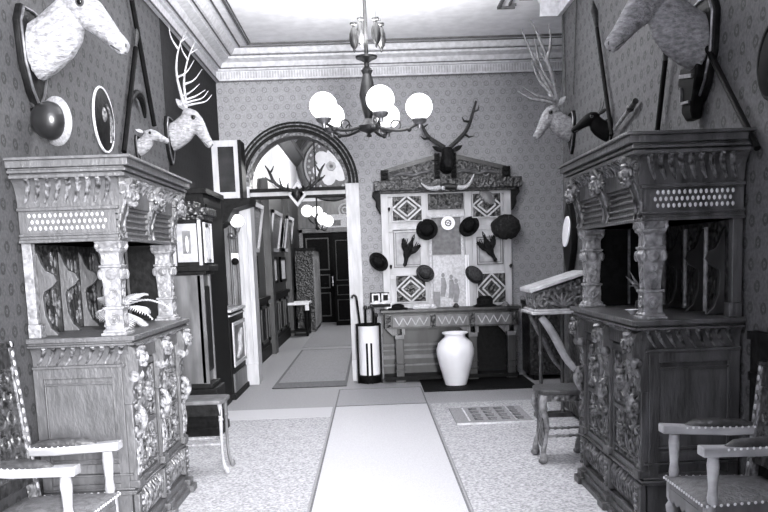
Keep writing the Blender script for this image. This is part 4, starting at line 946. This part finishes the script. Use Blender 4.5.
    MB().tube([A2(457, 187, .2), A2(463, 188, .22), A2(470, 184, .24), A2(474, 174, .25)], [.03, .03, .022, .006], 10, smooth=2).build('horn', M['hornw'], hn)
    MB().ell(A2(443, 188, .22), .028, 10, 8).build('knob', M['hornw'], hn)
    # oval photograph leaning on the right diamond
    c = at(487, 197, 'y', Y - .06); d = thing('oval_medallion', 'small oval grey medallion over the diamond panel above the fur hat', 'medallion', c)
    MB().lathe([(1, 0), (1, .015), (.85, .02), (.001, .022)], (0, 0, 0), 24, (0, -1, 0), .065, .11).build('plaque', M['mid'], d); MB().ring((0, -.012, 0), 1, .01, (0, 1, 0), 26, 6, .062, .105).build('rim', M['midc'], d)
hallstand()

# ------------------------------------------------------------------ vase, umbrella stand, bracket shelf
v = thing('vase', 'tall white vase standing on the dark mat before the hall stand', 'vase', (.955, 9.72, .012))
MB().lathe([(.001, 0), (.125, 0), (.13, .015), (.15, .08), (.195, .25), (.22, .36), (.222, .42), (.20, .49), (.155, .535), (.125, .56), (.118, .585), (.135, .605)], n=36).build('body', M['ceramic'], v)
MB().lathe([(.10, .60), (.145, .60), (.152, .612), (.145, .622), (.118, .622), (.105, .59)], n=36).build('rim', M['ceramic'], v)
us = thing('umbrella_stand', 'white cylinder umbrella stand in a dark iron frame by arch', 'umbrella stand', (-.06, 10.22, 0))
MB().lathe([(.001, .10), (.125, .10), (.13, .12), (.13, .70), (.136, .71), (.12, .71), (.12, .13)], n=28).build('pot', M['ceramic'], us)
MB().lathe([(.14, 0), (.15, .02), (.145, .09), (.12, .1)], n=28).ring((0, 0, .72), .15, .012, n=28).build('iron_base', M['black'], us)
for t in (-2.7, -1.75, -1.4, -.45, .5, 1.6, 2.6): MB().tube([(.155 * math.cos(t), .155 * math.sin(t), 0), (.155 * math.cos(t), .155 * math.sin(t), .72 if abs(t + 1.6) > .3 else .5)], .012, 6).build('iron_bar', M['black'], us)
for k, (dx, dy, lx, top, h) in enumerate(((-.07, .02, -.06, 1.02, 0), (-.03, -.04, .0, .92, 1), (.05, .03, .02, .88, 0), (.07, -.03, .03, .82, 1))):
    lab = ('tallest dark crook handled stick leaning towards the arch in umbrella stand', 'dark knobbed stick, the taller knobbed one, in the umbrella stand', 'dark crook handled walking stick, the shorter one, in the umbrella stand', 'shortest dark knobbed walking stick in the umbrella stand')[k]
    d = thing('walking_stick', lab, 'stick', (-.06 + dx, 10.22 + dy, .135), 0, 'sticks in the umbrella stand')
    MB().tube([(-lx * .3, 0, 0), (lx, 0, top - .135)], [.01, .014]).build('shaft', M['black'], d)
    if h == 0: MB().tube([(lx, 0, top - .135), (lx - .01, 0, top - .08), (lx - .05, 0, top - .07), (lx - .06, 0, top - .11)], .014, 8, smooth=1).build('handle', M['horn'], d)
    else: MB().ell((lx, 0, top - .125), (.025, .025, .03)).build('handle', M['horn'], d)
c = at(380, 300, 'y', 10.3); d = thing('wall_box', 'small steel edged box on the wall above the umbrella stand', 'box', (c.x, BY - .005, c.z))
MB().bx(-.13, .13, -.14, 0, -.09, -.05).bx(-.12, .12, -.12, 0, -.05, .09).build('body', M['deep'], d); MB().frame(-.1, .0, -.03, .08, -.12, .02, .015).frame(.02, .12, -.03, .08, -.12, .02, .015).bx(-.12, .14, -.14, -.12, -.05, -.03).build('front', M['brass'], d)
MB().bx(.08, .14, -.13, -.05, -.16, -.05).build('ticket', M['ceramic'], d)

# ------------------------------------------------------------------ main chandelier
def chandelier():
    YC = 7.0; hub = at(369, 130, 'y', YC); hx = hub.x
    d = thing('chandelier', 'brass chandelier with five white globes and counterweights', 'chandelier', (hx, YC, hub.z))
    top = CZ - hub.z
    MB().tube([(0, 0, .0), (0, 0, top)], .016, 10).lathe([(.12, top - .02), (.11, top - .04), (.03, top - .1)]).build('rod', M['brassd'], d)
    MB().lathe([(.001, -.06), (.025, -.05), (.012, -.03), (.03, -.02), (.085, .0), (.10, .03), (.05, .06), (.03, .09), (.055, .16), (.07, .28), (.05, .38), (.035, .44), (.05, .47), (.022, .5), (.02, .53), (.045, .55), (.085, .565), (.09, .58), (.03, .585)], n=20).build('body', M['brassd'], d)
    for k in range(4):
        px, py, dy = ((354, 38, -.05), (361, 33, .07), (376, 33, -.07), (381, 38, .05))[k]
        g = at(px, py, 'y', YC + dy); w_ = Vector((g.x - hx, dy, g.z - hub.z)); o = MB().lathe([(.001, -.115), (.012, -.10), (.008, -.09), (.03, -.06), (.038, -.02), (.036, .03), (.02, .075), (.014, .09), (.03, .10), (.03, .115), (.008, .12)], w_, 14).build('counterweight', M['brassd'], d)
        MB().tube([w_ + Vector((0, 0, .115)), (w_.x * .8, w_.y, top)], .003, 5).build('chain', M['brass'], o)
    R_ = .415
    for th in (80, 152, 224, 296, 8):
        t = math.radians(th + 5); u = Vector((math.sin(t), -math.cos(t), 0)); gz = .165
        a = MB().tube([u * .05 + Vector((0, 0, .03)), u * .14 + Vector((0, 0, -.0)), u * .28 + Vector((0, 0, -.02)), u * .40 + Vector((0, 0, .03)), u * R_ + Vector((0, 0, gz - .12))], [.014, .014, .013, .012, .012], 8, smooth=2)
        a.ring(u * .22 + Vector((0, 0, .03)), .04, .007, u.cross(Vector((0, 0, 1))), 14, 6); a.ell(u * .33 + Vector((0, 0, -.01)), .02, 8, 6)
        am = a.build('arm', M['brassd'], d)
        g = u * R_ + Vector((0, 0, gz))
        MB().ell(g, (.110, .110, .106), 24, 16).build('globe', M['globe_lit'], am)
        MB().lathe([(.015, -.17), (.02, -.14), (.05, -.125), (.062, -.105), (.06, -.095)], g, 14).build('gallery', M['brass'], am)
chandelier()

# ------------------------------------------------------------------ trophies
def head(name, label, loc, rz, s, hide, antlers=None, shield=True, ant_m=None, pitch=0, group='mounted animal heads on the walls', horns=False, cat='deer head', yaw=0, ant_k=1, hs=1, dx=0):
    """mounted head facing local +x; s = size in metres from wall to nose"""
    d = thing(name, label, cat, loc, rz, group); k = s / .53
    T = Matrix.Scale(k, 4) @ Matrix.Rotation(yaw, 4, 'Z')
    P = Matrix.Translation((.22 + dx, 0, .24)) @ Matrix.Rotation(pitch, 4, 'Y') @ Matrix.Scale(hs, 4) @ Matrix.Translation((-.22, 0, -.24))
    def oval(c, w_, h_, tx, tz, n=14):
        L = math.hypot(tx, tz); nx, nz = -tz / L, tx / L
        return [(c[0] + nx * h_ * math.sin(a), w_ * math.cos(a), c[1] + nz * h_ * math.sin(a)) for a in [2 * PI * i / n for i in range(n)]]
    m = MB(); m.X = T
    m.loft([oval(c, w_, h_, *t) for c, w_, h_, t in (((.0, .0), .13, .165, (1, .1)), ((.06, .03), .122, .158, (1, .4)), ((.13, .075), .11, .15, (1, .8)), ((.19, .135), .10, .138, (1, 1)), ((.24, .20), .085, .11, (1, .7)))])
    m.X = T @ P
    m.loft([oval(c, w_, h_, *t) for c, w_, h_, t in (((.15, .29), .045, .05, (1, -.4)), ((.19, .272), .075, .08, (1, -.6)), ((.25, .235), .092, .105, (1, -.8)), ((.32, .17), .084, .10, (1, -1)), ((.39, .09), .064, .077, (1, -1)), ((.45, .01), .054, .06, (1, -1)), ((.495, -.045), .053, .055, (1, -.9)), ((.525, -.07), .038, .04, (1, -.8)))])
    h = m.build('head', hide, d); fuse(h, .011 * k, 4)
    for q in (-1, 1):
        m = MB(); m.X = T @ P
        m.tube([(.17, q * .07, .32), (.13, q * .13, .36), (.09, q * .17, .40)], [.024, .048, .006], 10, flat=.4, smooth=1).build('ear', hide, d)
        m = MB(); m.X = T @ P; m.ell((.292, q * .086, .232), (.021, .014, .019), 12, 8); m.build('eye', M['eye'], d)
        m = MB(); m.X = T @ P; m.ring((.292, q * .088, .232), .024, .007, (.15, 1, .1), 16, 6); m.build('eyelid', M['ink'], d)
        m = MB(); m.X = T @ P; m.tube([(.26, q * .085, .262), (.295, q * .088, .268), (.325, q * .08, .25)], [.006, .016, .006], 8, smooth=1); m.build('brow', hide, d)
        m = MB(); m.X = T @ P; m.ell((.528, q * .026, -.048), (.011, .009, .014), 8, 6); m.build('nostril', M['ink'], d)
    m = MB(); m.X = T @ P; m.tube([(.515, .0, -.088), (.485, .038, -.075), (.44, .046, -.04)], .005, 6).tube([(.515, 0, -.088), (.485, -.038, -.075), (.44, -.046, -.04)], .005, 6); m.build('mouth', M['ink'], d)
    if shield:
        m = MB(); m.X = Matrix.Scale(k, 4); prf = [(0, .25), (.13, .24), (.19, .14), (.17, -.08), (.09, -.24), (0, -.33), (-.09, -.24), (-.17, -.08), (-.19, .14), (-.13, .24)]
        m.prism(prf, 'x', -.045, -.005); sh = m.build('shield', M['deep'], d, bevel=.008)
        m = MB(); m.X = Matrix.Scale(k, 4); pp = [(.0, y * .93, z * .93) for y, z in prf]; m.tube(pp, .009, 6, close=True); m.build('shield_bead', M['brass'], sh)
    if antlers:
        for q in (-1, 1):
            m = MB(); m.X = T @ P
            for pts, r0 in antlers:
                n = len(pts); m.tube([(.165 + (x - .165) * ant_k, q * y * ant_k, .35 + (z - .35) * ant_k) for x, y, z in pts], [r0 * (1 - .8 * i / (n - 1)) for i in range(n)], 8, smooth=2)
            m.build('antler', ant_m or M['hornw'], d)
    return d
LWX, RWX = LW + .045, RW - .045
ANT = [([(.17, .04, .33), (.13, .12, .48), (.06, .22, .72), (.08, .27, 1.0), (.16, .25, 1.22)], .022),
       ([(.155, .06, .37), (.27, .09, .42), (.40, .11, .46), (.46, .12, .56)], .016), ([(.14, .1, .45), (.26, .14, .52), (.36, .18, .62)], .015),
       ([(.085, .2, .66), (.2, .22, .72), (.28, .24, .88)], .015), ([(.08, .27, .98), (-.02, .29, 1.1), (-.05, .3, 1.24)], .013), ([(.1, .27, 1.06), (.2, .3, 1.14)], .011)]
ANT2 = [([(.17, .04, .33), (.19, .12, .50), (.27, .2, .80), (.36, .24, 1.12), (.46, .22, 1.42)], .042), ([(.17, .05, .36), (.30, .09, .42), (.48, .12, .46), (.64, .13, .60)], .034), ([(.20, .12, .52), (.34, .14, .72), (.40, .15, .98)], .03), ([(.28, .2, .82), (.36, .16, 1.0)], .024), ([(.3, .22, .9), (.24, .3, 1.1), (.26, .32, 1.3)], .028)]
def hang(px, py, wl, name, label, sz, hide, *a, **k):
    p = at(px, py, 'x', wl); o = .044 * sz / .53
    return head(name, label, (wl + (o if wl == LW else -o), p.y, p.z), 0 if wl == LW else PI, sz, hide, *a, **k)
hang(28, 53, LW, 'mounted_white_head', 'large white mounted head above the pale fern cabinet', .49, M['hair_w'], cat='animal head', pitch=-.06, yaw=-.16, hs=.90, dx=.05)
hang(707, 43, RW, 'mounted_grey_head', 'large grey mounted head high above the shade-toned oak cabinet', .50, M['hair_g'], cat='animal head', pitch=-.04, yaw=.14, hs=.90, dx=.05)
hang(168, 138, LW, 'mounted_deer_head', 'pale deer head with thin white antlers above the clock', .40, M['hair_w'], ANT, pitch=.16, ant_k=.95)
deer = hang(573, 130, RW, 'mounted_deer_head', 'grey deer head with grey antlers at the wall end above the lozenge mirror', .35, M['hair_g'], ANT2, ant_m=M['horng'], pitch=.12, yaw=.1)
hang(137, 148, LW, 'fox_mask', 'small pale fox mask between the spears and the pale deer head', .21, M['hair_w'], pitch=-.45, cat='fox head', yaw=-.2)
hang(610, 132, RW, 'dark_animal_mask', 'small black animal mask with short horns above the dark cabinet', .24, M['black'], [([(.18, .03, .3), (.15, .08, .42), (.17, .1, .55)], .02)], ant_m=M['horn'], pitch=-.3, cat='animal head')
# picture cords of the right deer
p = at(573, 100, 'x', RW)
for dy, dz in ((-.14, -.2), (.14, .3)): MB().tube([(RW - .03, p.y + dy, p.z + .02), (RW - .012, p.y + dz, 3.68)], .006, 5).build('picture_cord', M['horn'], deer, world=True)
# hat with crown to the wall and pale brim
p = at(53, 121, 'x', LW + .13); d = thing('sun_hat', 'glossy dark domed hat with pale crescent brim below the white head', 'hat', p)
ax = Vector((-.55, -.85, -.06)).normalized()
MB().lathe([(.098, 0), (.1, .03), (.092, .06), (.07, .088), (.035, .102), (.001, .106)], (0, 0, 0), 28, ax).build('crown', M['dome'], d)
MB().lathe([(.09, .005), (.125, -.012), (.13, -.02), (.09, -.005)], (0, 0, .0), 32, ax).build('brim', M['mat'], d)
MB().tube([(-.09, .02, .05), (-.11, .03, .09), (-.125, .03, .10)], .008, 6).build('strap', M['horn'], d)
MB().tube([(LW - p.x, .05, .07), (-.06, .0, .07)], .012, 8).build('peg', M['deep'], d)
# round shield
p = at(102, 120, 'x', LW); d = thing('round_shield', 'round dark shield with a thin pale rim above the fern cabinet', 'shield', (LW, p.y, p.z))
MB().lathe([(1, 0), (1, .012), (.8, .03), (.3, .045), (.001, .048)], (0, 0, 0), 36, (1, 0, 0), .215, .215).build('disc', M['deep'], d)
MB().ring((.012, 0, 0), .213, .009, (1, 0, 0), 40, 6).build('rim', M['print'], d)
m = MB().tube([(.04, -.02, .1), (.05, .06, .0), (.04, .08, -.13)], .01, 6, smooth=1).tube([(.04, .04, .08), (.05, .02, -.02), (.04, .04, -.15)], .008, 6, smooth=1); m.ell((.04, -.08, .02), (.02, .03, .05)); m.build('boss_carving', M['midc'], d)
# spears and sabres
def spear(lab, a, b, r=.018, name='spear', blade=True, m='deep', wall=LW, grp='spears and blades on the walls'):
    a, b = Vector(a), Vector(b); off = Vector((.036 if wall == LW else -.04, 0, 0)); a += off; b += off
    d = thing(name, lab, 'spear', (a + b) / 2, 0, grp); c = (a + b) / 2; u = (b - a).normalized()
    MB().tube([a - c, b - c], r, 8).build('shaft', M[m], d)
    if blade: MB().tube([a - c - u * .26, a - c - u * .16, a - c], [.003, r * 1.9, r * .9], 8, flat=.35).build('blade', M['horn'], d)
    else: MB().tube([a - c - u * .12, a - c], [r * 1.5, r * 1.2], 8).ell(a - c, r * 2).build('hilt', M['horn'], d)
S = lambda px, py, wl: at(px, py, 'x', wl)
spear('dark spear leaning on the wall next to the round shield', S(131, 48, LW), S(119, 152, LW), .02, m='black')
spear('dark spear slanting down from the ceiling towards the fox mask', S(127, 0, LW), S(150, 126, LW), .02, m='black')
p = S(133, 105, LW); m = MB().tube([(0, -.22, -.06), (.01, -.14, .05), (.02, 0, .09), (.01, .14, .05), (0, .22, -.06)], [.012, .025, .032, .025, .012], 8, smooth=2)
o = m.build('horn_bow', M['deep']); o.location = (LW + .03, p.y, p.z); tag(o, 'small dark arched bow hung between the two spears by the fox mask', 'bow')
spear('dark spear hanging below the grey head muzzle', S(602, 28, RW), S(617, 135, RW), .016, m='black', wall=RW)
spear('dark upright spear hanging under the grey head neck', S(672, 60, RW), S(663, 137, RW), .016, m='black', wall=RW)
spear('long dark spear slanting down between the holster and the oval shield', S(703, 25, RW), S(766, 148, RW), .016, m='black', wall=RW)
spear('short pale tipped dagger just above the dark cabinet cornice', S(636, 108, RW), S(620, 129, RW), .014, name='dagger', blade=False, m='horng', wall=RW)
p = S(702, 92, RW); d = thing('holster', 'dark leather holster with pale buckles under the grey head', 'holster', (RW - .02, p.y, p.z))
MB().loft([[(-a, -w_, z), (-a, w_, z), (.0, w_, z), (0, -w_, z)] for z, w_, a in ((.15, .12, .06), (.06, .13, .07), (.0, .08, .06), (-.1, .07, .07), (-.15, .05, .05))]).build('pouch', M['black'], d, bevel=.01)
MB().bar((-.075, -.1, .07), (-.075, .08, .10), .012, .02).bar((-.07, .07, .04), (-.07, .07, -.04), .012, .014).bar((-.075, -.06, -.06), (-.075, .05, -.05), .012, .014).build('buckles', M['brass'], d)
p = S(782, 58, RW); d = thing('oval_shield', 'dark oval shield above the end of the dark cabinet cornice', 'shield', (RW - .005, p.y, p.z))
MB().lathe([(1, 0), (1, .02), (.6, .05), (.001, .06)], (0, 0, 0), 32, (-1, 0, 0), .16, .19).build('disc', M['black'], d); MB().ring((-.02, 0, 0), .17, .01, (1, 0, 0), 32, 6).build('rim', M['deep'], d)
# lozenge mirror at the end of the right wall
p = S(573, 238, RW); d = thing('lozenge_mirror', 'dark lozenge shaped mirror with an oval glass above the writing slope', 'mirror', (RW - .002, p.y, p.z))
MB().prism([(0, -.38), (.16, -.12), (.19, .0), (.16, .12), (0, .38), (-.16, .12), (-.19, 0), (-.16, -.12)], 'x', -.055, 0).build('frame', M['black'], d, bevel=.01)
MB().lathe([(1, 0), (1, .012), (.001, .016)], (-.054, 0, .06), 28, (-1, 0, 0), .11, .16).build('glass', M['mirror'], d)

# ------------------------------------------------------------------ carved writing slope on a tusk bracket
Yn, Yf = 7.15, 7.62
a = at(536, 312, 'y', Yn); b = at(582, 311, 'y', Yn); zt0 = at(536, 293, 'y', Yn).z; x0, x1, zb = a.x, RW - .005, a.z
sl = thing('writing_slope', 'carved writing slope on a pale curved tusk leg beside the dark cabinet', 'desk', ((x0 + x1) / 2, (Yn + Yf) / 2, 0))
def W_(m, name, mt, par=None, **k): return m.build(name, mt, par or sl, world=True, **k)
zh = at(575, 272, 'y', Yn).z
W_(MB().prism([(x0, zb), (x1, zb), (x1, zh - .03), (x0, zt0)], 'y', Yn, Yf), 'box', M['dkc'], bevel=.006)
W_(MB().prism([(x0 - .05, zt0 + .0), (x1, zh - .02), (x1, zh + .01), (x0 - .05, zt0 + .035)], 'y', Yn - .03, Yf + .03), 'lid', M['ivory'], bevel=.006)
W_(MB().bx(x0 - .04, x1, Yn - .025, Yf + .025, zb - .025, zb).bx(x0 - .02, x1, Yn - .012, Yf + .012, zb, zb + .02), 'base_moulding', M['ivory'], bevel=.006)
m = MB()
cx = (x0 + x1) / 2
for k in range(7):
    t = math.radians(20 + k * 23); m.tube([(cx, Yn - .004, zb + .04), (cx + .07 * math.cos(t), Yn - .014, zb + .04 + .07 * math.sin(t)), (cx + .13 * math.cos(t), Yn - .004, zb + .04 + .12 * math.sin(t))], [.006, .014, .004], 6)
m.ring((x0 + .06, Yn - .004, zb + .08), .035, .008, (0, 1, 0), 14, 6); m.ring((x1 - .07, Yn - .004, zb + .08), .04, .008, (0, 1, 0), 14, 6)
for k in range(4): m.ell((x0 - .002, Yn + .07 + k * .11, zb + .08), (.01, .035, .035), 10, 6)
W_(m, 'fan_carving', M['dkp'])
pts = [at(px, py, 'y', Yn + .05) for px, py in ((541, 317), (551, 330), (559, 345), (568, 362), (578, 372))]
W_(MB().tube(pts, [.03, .036, .036, .032, .024], 12, flat=.8, smooth=2), 'tusk', M['ivory'])
pts = [at(px, py, 'y', Yf - .03) for px, py in ((530, 315), (537, 328), (545, 342), (552, 358), (562, 370))]
W_(MB().tube(pts, [.02, .024, .024, .02, .016], 12, flat=.8, smooth=2), 'tusk', M['horng'])
for dx in (.12, .32): W_(MB().tube([(x0 + dx, Yf - .06, zb), (x0 + dx, Yf - .06, .05)], .018, 8).ell((x0 + dx, Yf - .06, .6), .026).ell((x0 + dx, Yf - .06, .04), (.03, .03, .04)), 'leg', M['dk'])
W_(MB().bx(x0 + .06, x1, Yf - .12, Yf, .0, .05), 'foot', M['dk'])
W_(MB().bx(x1 - .06, x1, Yn + .03, Yf - .03, .05, zb), 'back_plate', M['deepc'])
# dark chest by the back wall, right of the hall stand
ch = thing('dark_chest', 'nearly black oak chest between the hall stand and the writing slope', 'chest', (2.32, BY - .35, 0))
MB().bx(-.45, .4, -.22, .3, .06, .90).build('body', M['deepc'], ch, bevel=.01); MB().bx(-.46, .43, -.25, .32, .90, .95).build('lid', M['deep'], ch, bevel=.008)
for q in (-1, 1):
    for s2 in (-.18, .26): MB().bx(q * .36 - .04, q * .36 + .04, s2 - .04, s2 + .04, 0, .06).build('foot', M['deep'], ch)
# unseen wall added to block daylight and shade the right side
struct('shade_wall', MB().bx(.95, RW, .95, 1.07, 0, CZ), M['paper_s'])

# ------------------------------------------------------------------ light
def area(name, loc, target, sx, sy, power):
    l = bpy.data.lights.new(name, 'AREA'); l.shape = 'RECTANGLE'; l.size = sx; l.size_y = sy; l.energy = power; l.color = (1, 1, 1.02)
    o = bpy.data.objects.new(name, l); COL.objects.link(o); o.location = loc
    o.rotation_euler = (Vector(target) - Vector(loc)).to_track_quat('-Z', 'Y').to_euler(); return o
def point(name, loc, power, r=.1):
    l = bpy.data.lights.new(name, 'POINT'); l.energy = power; l.shadow_soft_size = r
    o = bpy.data.objects.new(name, l); COL.objects.link(o); o.location = loc; return o
area('daylight_window', (1.12, FY + .05, 2.15), (-.4, 6, 1.0), 1.35, 2.2, 1650)
point('passage_fill_light', (-.6, 13.0, 3.6), 170, .15)  # this and the next are added fills that brighten the passage
point('passage_fill_light', (-.6, 17.8, 3.4), 150, .15)
l = bpy.data.lights.new('ceiling_fill_spot', 'SPOT'); l.energy = 560; l.spot_size = math.radians(135); l.spot_blend = .6; l.shadow_soft_size = .3  # added upward spot that brightens the ceiling
o = bpy.data.objects.new('ceiling_fill_spot', l); COL.objects.link(o); o.location = (.02, 7.0, 3.22); o.rotation_euler = Vector((0, .35, 1)).to_track_quat('-Z', 'Y').to_euler()
area('floor_fill_light', (.05, 6.0, CZ - .03), (.05, 6.0, 0), 1.6, 2.4, 85)  # unseen light added to brighten the floor
W0 = bpy.data.worlds.new('world'); sc.world = W0; W0.use_nodes = True
W0.node_tree.nodes['Background'].inputs[0].default_value = (.9, .9, .93, 1); W0.node_tree.nodes['Background'].inputs[1].default_value = .08
sc.view_settings.view_transform = 'Standard'; sc.view_settings.look = 'None'; sc.view_settings.gamma = 1; sc.view_settings.exposure = .4
